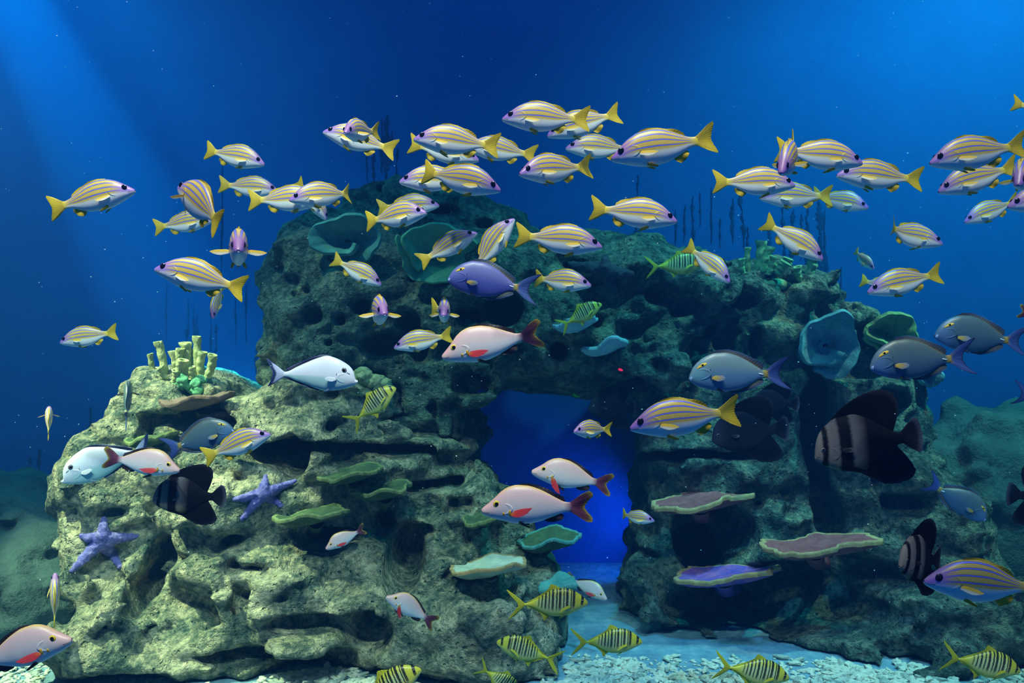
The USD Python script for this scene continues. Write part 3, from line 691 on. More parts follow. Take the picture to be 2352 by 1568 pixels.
def tube_sponge(label, base_px, Y, tubes, m, basew=52):
    c = P(base_px[0], base_px[1], Y)
    root = thing('tube_sponge', label, 'sponge', c)
    for i, (bx, by, tx, ty, w, dy) in enumerate(tubes):
        a, b = P(bx, by, Y + dy) - c, P(tx, ty, Y + dy - 0.03) - c
        r = w * Y / FPX / 2
        obj('tube', tube(a, b, r * 0.85, r, 60 + i, bend=0.012 * (-1) ** i), MATS[m], root, smooth=50)
    b = trimesh.creation.icosphere(3)
    v = np.array(b.vertices) * [basew * Y / FPX, 0.08, 0.045]
    v *= (0.85 + 0.35 * meshkit.noise(v * 18, 5))[:, None]
    v += [0, 0.03, -0.05]
    obj('base', (v, np.array(b.faces)), MATS[m], root, smooth=True)


YL = hit(420, 905, 5.9) + 0.14
tube_sponge('cream-yellow tube sponge cluster on top of the left reef mound', (420, 868), YL,
            [(362, 868, 345, 812, 13, .05), (378, 872, 362, 784, 19, 0), (384, 870, 368, 842, 14, -.06), (402, 872, 394, 806, 15, .02), (412, 876, 421, 826, 22, -.08), (428, 868, 426, 786, 26, .06), (415, 866, 414, 800, 18, .02), (446, 866, 452, 772, 19, .05),
             (462, 864, 466, 808, 19, .03), (476, 866, 488, 814, 20, -.03), (448, 874, 441, 842, 14, -.08), (398, 876, 402, 850, 14, -.10)], 'tube_yellow')
YR = hit(1760, 650, 6.4) + 0.12
tube_sponge('green tube sponge cluster on the crest of the right rock', (1768, 636), YR,
            [(1722, 632, 1718, 568, 14, .05), (1738, 634, 1748, 552, 24, .04), (1752, 634, 1772, 566, 19, .0), (1764, 630, 1776, 588, 16, -.05), (1786, 630, 1806, 602, 26, -.06), (1796, 628, 1810, 592, 22, .04), (1712, 636, 1704, 594, 14, -.02), (1852, 640, 1868, 588, 24, .06), (1840, 644, 1832, 612, 18, .0)], 'tube_green')


def knobs(label, px, py, wpx, m, seed, n=16, out=0.0):
    """cauliflower coral: a clump of short knobby branches"""
    y = hit(px, py, 6.0) - out
    c = P(px, py, y)
    r = np.random.default_rng(seed)
    root = thing('cauliflower_coral', label, 'coral', c)
    w = wpx * y / FPX / 2
    for i in range(n):
        b = trimesh.creation.icosphere(2)
        s = w * (0.20 + 0.16 * r.random())
        v = np.array(b.vertices) * s * [1, 1, 0.9]
        v *= (0.75 + 0.6 * meshkit.noise(v / s * 2.2, seed + i))[:, None]
        o = np.array([r.uniform(-1, 1) * w * 0.85, r.uniform(-.6, .5) * w * 0.5, r.uniform(-.45, .45) * w])
        obj('branch', (v + o, np.array(b.faces)), MATS[m], root, smooth=True)


knobs('pale green cauliflower coral beneath the white unicornfish snout', 850, 880, 96, 'tube_yellow', 31, 18, out=hit(850, 880) - hit(850, 915) + 0.02)
knobs('small green algae-covered coral clump under the yellow tube sponge', 425, 880, 80, 'sponge_green', 32, 12)


def starfish(label, c, tips, r0, m, seed, sub=0.012, lift=0.008):
    """five tapering arms lying on the rock, one continuous skin with blunt tubercles"""
    import manifold3d as m3
    r = np.random.default_rng(seed)
    yc = hit(*c)
    base = P(c[0], c[1], yc - 0.02)
    blob = None
    rr0 = r0 * yc / FPX
    for (tx, ty) in tips:
        pts, k = [], 6
        for t in np.linspace(0, 1, k):
            x, y = c[0] + (tx - c[0]) * t, c[1] + (ty - c[1]) * t
            d = hit(x, y)
            d = yc + np.clip(d - yc, -0.14, 0.14)
            pts.append((P(x, y, d - lift) - base, rr0 * (1 - 0.72 * t ** 0.8)))
        for (a, ra), (b, rb) in zip(pts[:-1], pts[1:]):
            s1 = m3.Manifold.sphere(ra, 14).translate(tuple(a)); s2 = m3.Manifold.sphere(rb, 14).translate(tuple(b))
            h = m3.Manifold.batch_hull([s1, s2])
            blob = h if blob is None else blob + h
    blob = blob.refine_to_length(sub)
    me = blob.to_mesh()
    tm = trimesh.Trimesh(me.vert_properties[:, :3], me.tri_verts)
    trimesh.smoothing.filter_taubin(tm, iterations=12)
    nz = meshkit.noise(np.array(tm.vertices) * 55, seed)
    tm.vertices = tm.vertices + tm.vertex_normals * (0.007 * np.clip((nz - 0.55) * 4, 0, 1))[:, None]
    root = thing('starfish', label, 'starfish', base)
    obj('body', tm, MATS[m], root, smooth=True)


starfish('violet starfish clinging to the sunlit column at far left', (236, 1238), [(238, 1192), (312, 1232), (276, 1300), (168, 1308), (188, 1232)], 21, 'starfish_violet', 41)
starfish('violet starfish on a ledge beside a dark cave, upper one', (604, 1134), [(610, 1094), (678, 1104), (646, 1160), (556, 1190), (538, 1146)], 17, 'starfish_violet', 42)
starfish('dark starfish on the arch face right of the diving snapper', (1392, 622), [(1310, 606), (1390, 590), (1452, 628), (1418, 678), (1352, 650)], 21, 'starfish_dark', 43, lift=0.035)

def boulder(label, px, py, Y, r, m, seed):
    b = trimesh.creation.icosphere(5)
    v = np.array(b.vertices)
    v = v * (0.7 + 0.45 * meshkit.fbm(v * 1.6 + seed, 4, seed) + 0.12 * meshkit.noise(v * 9, seed))[:, None] * r * np.array([1.2, 1, .8])
    c = P(px, py, Y); c[2] = 0.004 - v[:, 2].min() * 0.8
    v[:, 2] = np.maximum(v[:, 2], 0.004 - c[2])
    root = thing('boulder', label, 'rock', c)
    obj('stone', (v, np.array(b.faces)), MATS[m], root, smooth=True)


boulder('grey-brown boulder at the bottom edge behind the small barred trevally', 1098, 1535, 5.0, 0.13, 'rock_pale', 51)
boulder('small pitted stone at the lower right, beside the corner trevally', 2300, 1500, 5.25, 0.17, 'rock_dark', 52)

# ------------------------------------------------------------------ glowing dots imitating two reflections on the glass, rubble, drifting specks
for nm, (px, py), w, m, lab in (('reflected_glow', (1427, 848), 7, 'red_reflection', 'tiny glowing red dot standing in for a glass reflection above the passage'), ('reflected_glow', (1326, 906), 11, 'green_reflection', 'faint green glow standing in for a glass reflection on the passage roof')):
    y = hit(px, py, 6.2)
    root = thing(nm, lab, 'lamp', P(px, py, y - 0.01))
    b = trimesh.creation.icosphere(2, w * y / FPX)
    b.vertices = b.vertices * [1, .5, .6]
    obj('glow_dot', b, MATS[m], root, smooth=True)
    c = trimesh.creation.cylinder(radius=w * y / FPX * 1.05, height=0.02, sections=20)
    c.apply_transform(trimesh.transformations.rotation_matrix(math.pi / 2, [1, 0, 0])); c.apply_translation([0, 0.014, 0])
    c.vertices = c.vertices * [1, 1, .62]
    obj('glow_backing', c, MATS['stain'], root, smooth=30)  # dark disc added behind each glowing dot


def chunk(seed, stretch, level=2):
    b = trimesh.creation.icosphere(level)
    v = np.array(b.vertices)
    v = v * (0.55 + 0.9 * meshkit.noise(v * 1.7 + seed, seed))[:, None] * stretch
    v *= (0.85 + 0.35 * meshkit.noise(v * 5 + seed, seed + 3))[:, None]
    return v, np.array(b.faces)


UsdGeom.Scope.Define(stage, '/World/Looks/shapes')
protos = []
for i in range(8):
    st = [(1, .7, .5), (1.3, .5, .4), (.9, .9, .6), (1.6, .45, .4), (1, .6, .7), (1.2, .8, .4), (.8, .7, .6), (1.5, .6, .5)][i]
    protos.append(chunk(90 + i, np.array(st)))


def floor_free(x, y):
    return not any(r.lo[0] < x < r.lo[0] + r.h * (r.n[0] - 1) and r.lo[1] < y < r.lo[1] + r.h * (r.n[1] - 1) and r.d[int((x - r.lo[0]) / r.h), int((y - r.lo[1]) / r.h), min(4, r.n[2] - 1)] < 0.03 for r in (RL, RA, RR))


def density(px, py):
    """the photograph's rubble lies in two drifts, with bare blue sand between them"""
    d = smoothstep(1500, 1545, py) * 0.9
    if 1480 < px < 1900:
        d *= 0.25 if py < 1555 else 0.5
    if px > 1900:
        d = max(d, smoothstep(1478, 1500, py))
    if px < 640:
        d *= 0.35
    return d


spots, tries = [], 0
while len(spots) < 5200 and tries < 120000:
    tries += 1
    y = rng.uniform(4.66, 5.6)
    px = rng.uniform(-40, 2400)
    x = (px - CX) / FPX * y
    py = CY + CAMZ / y * FPX
    if rng.random() < density(px, py) and floor_free(x, y):
        size = 0.009 + 0.020 * rng.random() ** 2.6
        spots.append((size / y, x, y, size))
spots.sort(reverse=True)
vis = [s for s in spots if CY + CAMZ / s[2] * FPX < 1575]
one = vis[:300]
rest = vis[300:] + [s for s in spots if s not in vis]
firsts = {}
for i, (_, x, y, size) in enumerate(one):
    k = i % 8
    lab = 'pale broken coral chunk among many on the tank floor'
    t = UsdGeom.Xform.Define(stage, '/World/' + numbered('/World', 'coral_rubble'))
    t.AddTranslateOp().Set(Gf.Vec3d(float(x), float(y), float(size * 0.55)))
    t.AddRotateZOp().Set(float(rng.uniform(0, 360)))
    t.AddScaleOp().Set(Gf.Vec3f(float(size), float(size), float(size)))
    tag(t.GetPrim(), lab, 'coral rubble', 'broken coral chunks on the tank floor')
    if k not in firsts:
        firsts[k] = t.GetPrim().GetPath()
        obj('chunk', protos[k], MATS['rubble_white' if k % 3 else 'rubble_grey'], t.GetPrim(), smooth=35)
    else:
        t.GetPrim().GetReferences().AddInternalReference(firsts[k])
        t.GetPrim().SetInstanceable(True)
small = [chunk(90 + i, np.array([1.2, 0.65, 0.5]), 1) for i in range(8)]
V, F_, n = [], [], 0
for i, (_, x, y, size) in enumerate(rest):
    v, f = small[i % 8]
    a = rng.uniform(0, 6.28)
    w = np.stack([v[:, 0] * math.cos(a) - v[:, 1] * math.sin(a), v[:, 0] * math.sin(a) + v[:, 1] * math.cos(a), v[:, 2]], 1) * size + [x, y, size * 0.4]
    V.append(w); F_.append(f + n); n += len(w)
g = obj('gravel', (np.vstack(V), np.vstack(F_)), MATS['rubble_white'], None, smooth=35)
tag(g, 'fine pale coral gravel strewn over the tank floor', 'gravel', None, 'stuff')

V, F_, n = [], [], 0
ic = trimesh.creation.icosphere(0)
for i in range(420):
    y = rng.uniform(1.2, 6.5)
    px, py = rng.uniform(0, 2352), rng.uniform(0, 1400)
    r = rng.uniform(0.35, 1.0) ** 1.5 * 1.3 * y / FPX
    V.append(np.array(ic.vertices) * r * [rng.uniform(.7, 1.8), 1, rng.uniform(.6, 1.2)] + P(px, py, y)); F_.append(np.array(ic.faces) + n); n += len(ic.vertices)
g = obj('drifting_speck', (np.vstack(V), np.vstack(F_)), MATS['speck_white'], None, smooth=False)
tag(g, 'tiny white specks drifting everywhere in the water', 'specks', None, 'stuff')


# ------------------------------------------------------------------ fish
def prof(pts):
    s, v = zip(*pts)
    return PchipInterpolator(s, v, extrapolate=True)


def fan(outer, n=14, jag=0.0, teeth=9):
    """resamples an outline by arc length, with a ragged edge if asked"""
    o = np.array(outer, float)
    d = np.r_[0, np.cumsum(np.linalg.norm(np.diff(o, axis=0), axis=1))]
    t = np.linspace(0, d[-1], n)
    q = np.stack([np.interp(t, d, o[:, k]) for k in range(o.shape[1])], 1)
    return q


class Sp:
    pass


def species(name, cat, L, top, bot, wid, body_end, fins, eye, skin_m, gill=None, extra=(), power=0.92):
    s = Sp()
    s.name, s.cat, s.L, s.t, s.b, s.w, s.end, s.fins, s.eye, s.skin, s.gill, s.extra, s.power = name, cat, L, prof(top), prof(bot), prof(wid), body_end, fins, eye, skin_m, gill, extra, power
    return s


def surf(sp, s, v, side, off=0.0):
    """point of the body's side at station s and height v (0 belly, 1 back)"""
    t, b, w = sp.t(s), sp.b(s), sp.w(s)
    sa = np.clip(2 * v - 1, -1, 1)
    y = w * np.sqrt(np.maximum(1 - sa ** 2, 0)) ** sp.power
    return np.stack([0 * y - s, side * (y + off), b + (t - b) * v + 0 * y], -1)


def body_mesh(sp):
    n, m = 58, 36
    s = np.r_[0.0, (np.linspace(0.0, 1, n) ** 1.25) * sp.end][1:]
    s = np.r_[0.002, s]
    a = np.linspace(0, 2 * np.pi, m, endpoint=False) - np.pi / 2
    V, U = [], []
    for x in s:
        t, b, w = float(sp.t(x)), float(sp.b(x)), max(float(sp.w(x)), 0.002)
        c, h = (t + b) / 2, (t - b) / 2
        y = w * np.sign(np.cos(a)) * np.abs(np.cos(a)) ** sp.power
        z = c + h * np.sin(a)
        V.append(np.stack([np.full(m, -x), y, z], 1)); U.append(np.stack([np.full(m, x), (np.sin(a) + 1) / 2], 1))
    V, U = np.vstack(V), np.vstack(U)
    f = tri(grid_faces(len(s), m, True))
    k = len(V)
    V = np.vstack([V, [[0, 0, (sp.t(0.0) + sp.b(0.0)) / 2]], [[-sp.end - 0.005, 0, (sp.t(sp.end) + sp.b(sp.end)) / 2]]])
    U = np.vstack([U, [[0, 0.5]], [[sp.end, 0.5]]])
    j = np.arange(m); e = (len(s) - 1) * m
    f = np.vstack([f, np.stack([np.full(m, k), j, (j + 1) % m], 1), np.stack([np.full(m, k + 1), e + (j + 1) % m, e + j], 1)])
    return V, f[:, ::-1], U


def sheet(base, outer, nb, nh, thick, wave=0.0, phase=0.0, jag=0.0, concave=0.0):
    """a fin between its base line and its outer edge (both (n, 2): along, up), thin towards the edge; lies in x-z"""
    B, O = fan(base, nb), fan(outer, nb)
    if jag:
        k = np.arange(nb)
        O = B + (O - B) * (1 + jag * (((k % 2) * 2 - 1)))[:, None]
    h = np.linspace(0, 1, nh)
    G = B[:, None] * (1 - h)[None, :, None] + O[:, None] * h[None, :, None]
    along = np.linspace(0, 1, nb)
    th = thick * (1 - 0.85 * h)[None, :] * (0.35 + 0.65 * np.sin(np.pi * np.clip(along, 0.02, 0.98)))[:, None]
    yw = wave * np.sin(along * 9 + phase)[:, None] * h[None, :]
    front = np.stack([-G[..., 0], yw + th, G[..., 1]], -1).reshape(-1, 3)
    back = np.stack([-G[..., 0], yw - th, G[..., 1]], -1).reshape(-1, 3)
    uv = np.stack(np.broadcast_arrays(along[:, None], h[None, :]), -1).reshape(-1, 2)
    q = grid_faces(nb, nh)
    N = nb * nh
    rim = np.r_[np.arange(nh), np.arange(1, nb) * nh + nh - 1, (nb - 1) * nh + np.arange(nh - 2, -1, -1), np.arange(nb - 2, 0, -1) * nh]
    r2 = np.roll(rim, -1)
    edge = np.stack([rim, r2, r2 + N, rim + N], 1)
    f = np.vstack([tri(q), tri(q[:, ::-1] + N), tri(edge)])
    return np.vstack([front, back]), f, np.vstack([uv, uv])


def paired(sp, side, s0, v0, base_h, outer, spread, droop, twist=0.0, thick=0.0035, nb=12, nh=6):
    """a pectoral or pelvic fin: outline in (back, up) from its root, swung out from the body by spread and down by droop (degrees)"""
    V, f, uv = sheet([(0, base_h / 2), (0, -base_h / 2)], outer, nb, nh, thick)
    back, up = -V[:, 0], V[:, 2]
    y = V[:, 1]
    o = surf(sp, s0, v0, side, 0.002)
    sp_, dr = math.radians(spread), math.radians(droop)
    d = np.array([-math.cos(sp_) * math.cos(dr), side * math.sin(sp_) * math.cos(dr), -math.sin(dr)])
    n = np.array([math.sin(sp_), side * math.cos(sp_), 0.0])
    n = n - d * (n @ d); n /= np.linalg.norm(n)
    u = np.cross(d, n) * side
    u = u if u[2] > 0 else -u
    tw = math.radians(twist)
    u, n = u * math.cos(tw) + n * math.sin(tw), n * math.cos(tw) - u * math.sin(tw)
    return o + back[:, None] * d + up[:, None] * u + y[:, None] * n, f, uv


def patch(sp, side, s0, s1, v0, v1, off, round_=2.2, n=14):
    """a low raised plate on the flank, rounded outline (gill cover, coloured marks, tail spine)"""
    r = np.linspace(0, 1, 6); a = np.linspace(0, 2 * np.pi, 2 * n, endpoint=False)
    R, A = np.meshgrid(r, a, indexing='ij')
    ca, sa = np.cos(A), np.sin(A)
    k = R / (np.abs(ca) ** round_ + np.abs(sa) ** round_) ** (1 / round_)
    s = (s0 + s1) / 2 + (s1 - s0) / 2 * k * ca
    v = (v0 + v1) / 2 + (v1 - v0) / 2 * k * sa
    h = off * (1 - R ** 6) - 0.0015 * (R > 0.99)
    p = surf(sp, s.ravel(), v.ravel(), side)
    p[:, 1] += side * h.ravel()
    f = tri(grid_faces(6, 2 * n, True))
    return p, (f if side > 0 else f[:, ::-1]), np.stack([s.ravel(), v.ravel()], 1)


def gill_edge(sp, side, s0, s1, v0, v1, off):
    """the raised rear margin of the gill cover: a low ridge that bows backwards, steep behind"""
    t = np.linspace(-1, 1, 21)
    e = np.array([-1.0, -0.6, -0.2, 0.2, 0.5, 0.62])
    h = np.array([-0.001, 0.35, 0.7, 0.95, 0.85, -0.2])
    T, E = np.meshgrid(t, e, indexing='ij')
    s = s1 - (s1 - s0) * 0.75 * T ** 2 + E * 0.028
    v = (v0 + v1) / 2 + (v1 - v0) / 2 * T
    p = surf(sp, s.ravel(), v.ravel(), side)
    p[:, 1] += side * (off * np.broadcast_to(h, T.shape) * (1 - T ** 4)).ravel() - side * 0.0006
    f = tri(grid_faces(len(t), len(e)))
    return p, (f if side > 0 else f[:, ::-1]), np.stack([s.ravel(), v.ravel()], 1)


def dome_eye(sp, side, s0, v0, r, bulge, off):
    th = np.linspace(0, np.pi / 2, 8); a = np.linspace(0, 2 * np.pi, 20, endpoint=False)
    T, A = np.meshgrid(th, a, indexing='ij')
    c = surf(sp, s0, v0, side)
    p = np.stack([c[0] + r * np.sin(T) * np.cos(A), c[1] + side * (off + bulge * np.cos(T)) - side * bulge * 0.5, c[2] + r * np.sin(T) * np.sin(A)], -1).reshape(-1, 3)
    f = tri(grid_faces(8, 20, True))
    return p, (f if side < 0 else f[:, ::-1]), None


def build_fish(sp, label, group, F, U, centre, length, bend=0.0, headbend=0.0, spread=(18, 18), droop=12, pelvic=18, tailfold=1.0, wave=0.012, skin=None, tz=0.0):
    """bend: degrees the tail is swung towards the fish's left; F, U: heading and up"""
    smax = 1.5
    ss = np.linspace(-0.05, smax, 300)
    t = np.clip((ss - 0.28) / 0.62, 0, None)
    ang = math.radians(bend) * np.minimum(t, 1.15) ** 1.25 + math.radians(headbend) * np.clip((0.28 - ss) / 0.28, 0, 1)
    ds = ss[1] - ss[0]
    cx, cy = np.r_[0, np.cumsum(-np.cos(ang[:-1]) * ds)], np.r_[0, np.cumsum(np.sin(ang[:-1]) * ds)]
    i0 = np.interp(0, ss, np.arange(len(ss)))
    cx -= np.interp(0, ss, cx); cy -= np.interp(0, ss, cy)

    def deform(V):
        s = -V[:, 0]
        a = np.interp(s, ss, ang)
        return np.stack([np.interp(s, ss, cx) + V[:, 1] * np.sin(a), np.interp(s, ss, cy) + V[:, 1] * np.cos(a), V[:, 2]], 1)

    ends = deform(np.array([[0, 0, 0], [-1.0, 0, 0.0]]))
    mid = ends.mean(0)
    ex = ends[0] - ends[1]; chord = np.linalg.norm(ex); ex /= chord
    ez = np.array([0, 0, 1.0]); ez -= ex * (ez @ ex); ez /= np.linalg.norm(ez)
    ey = np.cross(ez, ex)
    Lft = np.cross(U, F)
    R = np.outer(F, ex) + np.outer(Lft, ey) + np.outer(U, ez)
    k = length / chord
    root = thing(sp.name, label, sp.cat, centre, group)

    def put(name, g, m, parent=None, **kw):
        V, f, uv = g
        W_ = (deform(V) - mid) @ R.T * k
        return obj(name, (W_, f), MATS[m], parent if parent is not None else root, smooth=True, uv=uv, **kw)

    body = put('body', body_mesh(sp), skin or sp.skin)
    for kind, nm, m, args in sp.fins:
        if kind == 'top':
            s0, s1, outer, nb, jag = args
            base = [(x, float(sp.t(x)) - 0.012) for x in np.linspace(s0, s1, 12)]
            put(nm, sheet(base, outer, nb, 6, 0.006, wave, 0.5, jag), m)
        elif kind == 'bottom':
            s0, s1, outer, nb, jag = args
            base = [(x, float(sp.b(x)) + 0.012) for x in np.linspace(s0, s1, 12)]
            put(nm, sheet(base, outer, nb, 6, 0.006, wave, 1.5, jag), m)
        elif kind == 'tail':
            s0, outer, nb, jag = args
            tt, bt = float(sp.t(s0)), float(sp.b(s0))
            base = [(s0, tt - 0.004), (s0 + 0.006, (tt + bt) / 2), (s0, bt + 0.004)]
            o2 = [(x, z * tailfold) for x, z in outer]
            put(nm, sheet(base, o2, nb, 8, 0.011, wave, 0.0, jag), m)
        elif kind == 'pectoral':
            s0, v0, bh, outer = args
            for i, side in enumerate((1, -1)):
                put(nm, paired(sp, side, s0, v0, bh, outer, spread[i], droop, -22), m)
        elif kind == 'pelvic':
            s0, bh, outer = args
            for side in (1, -1):
                put(nm, paired(sp, side, s0, 0.05, bh, outer, pelvic, 20, 25), m)
    if sp.gill:
        args, gm = sp.gill[1], skin or sp.skin
        for side in (1, -1):
            put('gill_cover', gill_edge(sp, side, *args), gm)
    for nm, m, args in sp.extra:
        for side in (1, -1):
            put(nm, patch(sp, side, *args), m)
    s0, v0, r, im, pr = sp.eye
    for side in (1, -1):
        e = put('eye', dome_eye(sp, side, s0, v0, r, r * 0.36, 0.003), im)
        put('pupil', dome_eye(sp, side, s0, v0, r * pr, r * 0.30, 0.0055 + r * 0.09), 'eye_black', e)
    return root


# --- the species of the tank, outlines in units of the length from snout to tail fork
SNAP = species('snapper', 'fish', 0.25,
    [(0, .010), (.010, .022), (.03, .040), (.08, .079), (.15, .130), (.22, .172), (.32, .206), (.42, .214), (.52, .200), (.62, .160), (.72, .104), (.78, .070), (.84, .052), (.9, .05)],
    [(0, -.014), (.010, -.026), (.03, -.038), (.08, -.060), (.15, -.086), (.22, -.110), (.32, -.138), (.42, -.146), (.52, -.140), (.62, -.116), (.72, -.074), (.78, -.048), (.84, -.040), (.9, -.04)],
    [(0, .012), (.012, .026), (.03, .036), (.08, .052), (.15, .070), (.25, .084), (.4, .086), (.55, .070), (.7, .038), (.8, .018), (.9, .010)], 0.87,
    [('top', 'dorsal_fin', 'snapper_fin', (.27, .73, [(.29, .194), (.34, .222), (.42, .231), (.52, .217), (.60, .184), (.645, .176), (.70, .152), (.752, .110), (.758, .088)], 30, .035)),
     ('bottom', 'anal_fin', 'snapper_fin', (.60, .73, [(.63, -.150), (.665, -.172), (.72, -.152), (.765, -.100), (.765, -.072)], 14, .02)),
     ('tail', 'tail_fin', 'snapper_tail', (.845, [(.90, .074), (.97, .126), (1.055, .168), (1.052, .130), (1.02, .062), (1.0, .0), (1.015, -.062), (1.04, -.122), (1.04, -.156), (.955, -.112), (.90, -.062)], 30, .008)),
     ('pelvic', 'pelvic_fin', 'snapper_fin', (.33, .03, [(.03, .020), (.105, .004), (.12, -.010), (.08, -.020), (.02, -.016)])),
     ('pectoral', 'pectoral_fin', 'snapper_pectoral', (.275, .36, .035, [(.03, .026), (.13, .026), (.185, .012), (.15, -.012), (.09, -.032), (.02, -.022)]))],
    (.105, .73, .036, 'eye_dark_iris', .80), 'snapper_skin', ('snapper_gill', (.170, .272, .27, .70, .0035)))
TREV = species('trevally', 'fish', 0.26,
    [(0, .012), (.012, .034), (.04, .068), (.1, .122), (.2, .190), (.35, .235), (.5, .225), (.65, .160), (.8, .072), (.9, .026), (.96, .020), (1, .02)],
    [(0, -.018), (.012, -.032), (.04, -.050), (.1, -.078), (.2, -.125), (.35, -.180), (.5, -.190), (.65, -.145), (.8, -.066), (.9, -.026), (.96, -.020), (1, -.02)],
    [(0, .008), (.04, .035), (.12, .062), (.25, .086), (.45, .088), (.65, .060), (.8, .030), (.9, .016), (1, .012)], 0.97,
    [('top', 'dorsal_fin', 'trevally_fin', (.40, .93, [(.42, .245), (.50, .285), (.56, .300), (.60, .225), (.70, .155), (.82, .085), (.93, .036)], 26, .03)),
     ('bottom', 'anal_fin', 'trevally_fin', (.56, .93, [(.60, -.190), (.68, -.262), (.70, -.170), (.80, -.090), (.93, -.036)], 20, .02)),
     ('tail', 'tail_fin', 'trevally_fin', (.955, [(1.0, .050), (1.10, .140), (1.25, .250), (1.20, .165), (1.10, .060), (1.055, .0), (1.10, -.060), (1.19, -.165), (1.24, -.250), (1.08, -.140), (1.0, -.050)], 26, .008)),
     ('pelvic', 'pelvic_fin', 'trevally_fin', (.36, .03, [(.02, .02), (.10, .0), (.10, -.015), (.02, -.018)])),
     ('pectoral', 'pectoral_fin', 'trevally_fin', (.27, .36, .035, [(.03, .022), (.12, .014), (.22, -.040), (.13, -.026), (.02, -.020)]))],
    (.085, .62, .020, 'eye_grey_iris', .7), 'trevally_skin', ('trevally_fin', (.175, .265, .24, .62, .004)))
PADD = species('paddletail', 'fish', 0.30,
    [(0, .012), (.010, .024), (.03, .040), (.08, .078), (.14, .128), (.2, .182), (.28, .224), (.35, .238), (.45, .230), (.55, .198), (.65, .148), (.75, .090), (.82, .056), (.9, .05)],
    [(0, -.018), (.010, -.032), (.05, -.056), (.12, -.082), (.2, -.104), (.35, -.138), (.45, -.142), (.55, -.127), (.65, -.097), (.75, -.062), (.82, -.042), (.9, -.045)],
    [(0, .014), (.012, .028), (.04, .042), (.1, .058), (.2, .076), (.35, .088), (.5, .080), (.65, .052), (.78, .026), (.9, .012)], 0.88,
    [('top', 'dorsal_fin', 'paddletail_dark_fin', (.36, .80, [(.38, .246), (.46, .252), (.55, .228), (.65, .186), (.74, .136), (.80, .108), (.815, .070)], 24, .03)),
     ('bottom', 'anal_fin', 'paddletail_dark_fin', (.60, .76, [(.63, -.128), (.70, -.140), (.79, -.110), (.80, -.074)], 12, .02)),
     ('tail', 'tail_fin', 'paddletail_tail', (.855, [(.90, .072), (.97, .124), (1.05, .160), (1.085, .140), (1.09, .105), (1.04, .055), (1.0, .0), (1.03, -.050), (1.08, -.110), (1.075, -.150), (1.03, -.148), (.95, -.100), (.90, -.060)], 32, .0)),
     ('pelvic', 'pelvic_fin', 'paddletail_dark_fin', (.36, .03, [(.03, .02), (.12, .0), (.11, -.018), (.02, -.018)])),
     ('pectoral', 'pectoral_fin', 'paddletail_red_fin', (.285, .27, .035, [(.03, .030), (.13, .044), (.23, .040), (.17, -.012), (.08, -.042), (.02, -.026)]))],
    (.150, .70, .032, 'yellow_iris', .62), 'paddletail_skin', ('paddletail_gill', (.19, .29, .24, .60, .005)),
    [('gill_mark', 'orange_mark', (.262, .290, .20, .40, .0075)), ('cheek_mark', 'orange_mark', (.205, .225, .19, .33, .0085))])
SURG = species('surgeonfish', 'fish', 0.30,
    [(0, .012), (.02, .060), (.06, .130), (.12, .190), (.2, .238), (.3, .268), (.4, .268), (.5, .243), (.6, .198), (.7, .133), (.78, .076), (.82, .050), (.9, .048)],
    [(0, -.016), (.04, -.052), (.1, -.088), (.2, -.128), (.3, -.152), (.4, -.162), (.5, -.157), (.6, -.131), (.7, -.087), (.78, -.047), (.86, -.036), (.9, -.036)],
    [(0, .012), (.03, .034), (.1, .052), (.25, .070), (.45, .070), (.62, .052), (.75, .026), (.9, .012)], 0.87,
    [('top', 'dorsal_fin', 'surgeon_fin', (.20, .80, [(.22, .252), (.32, .300), (.45, .302), (.58, .262), (.70, .198), (.79, .150), (.835, .110), (.825, .070)], 28, .01)),
     ('bottom', 'anal_fin', 'surgeon_fin', (.42, .79, [(.45, -.176), (.56, -.186), (.68, -.156), (.78, -.112), (.83, -.085), (.82, -.055)], 22, .01)),
     ('tail', 'tail_fin', 'surgeon_tail', (.845, [(.88, .066), (.95, .125), (1.08, .190), (1.16, .205), (1.08, .130), (1.015, .060), (1.0, .0), (1.015, -.060), (1.07, -.130), (1.15, -.195), (1.06, -.170), (.95, -.112), (.88, -.055)], 32, .0)),
     ('pelvic', 'pelvic_fin', 'surgeon_fin', (.30, .03, [(.02, .018), (.11, .0), (.10, -.015), (.02, -.016)])),
     ('pectoral', 'pectoral_fin', 'surgeon_pectoral', (.245, .36, .035, [(.03, .032), (.11, .048), (.14, .024), (.12, -.012), (.07, -.034), (.02, -.022)]))],
    (.150, .79, .020, 'yellow_iris', .62), 'surgeon_skin', ('surgeon_gill', (.055, .225, .26, .70, .006)),
    [('eye_patch', 'orange_mask', (.085, .200, .735, .845, .0045)), ('gill_slit', 'gill_slit', (.222, .236, .26, .62, .004)), ('tail_spine', 'spine_white', (.765, .825, .42, .56, .006)), ('lip', 'surgeon_lip', (.003, .032, .12, .62, .004))])
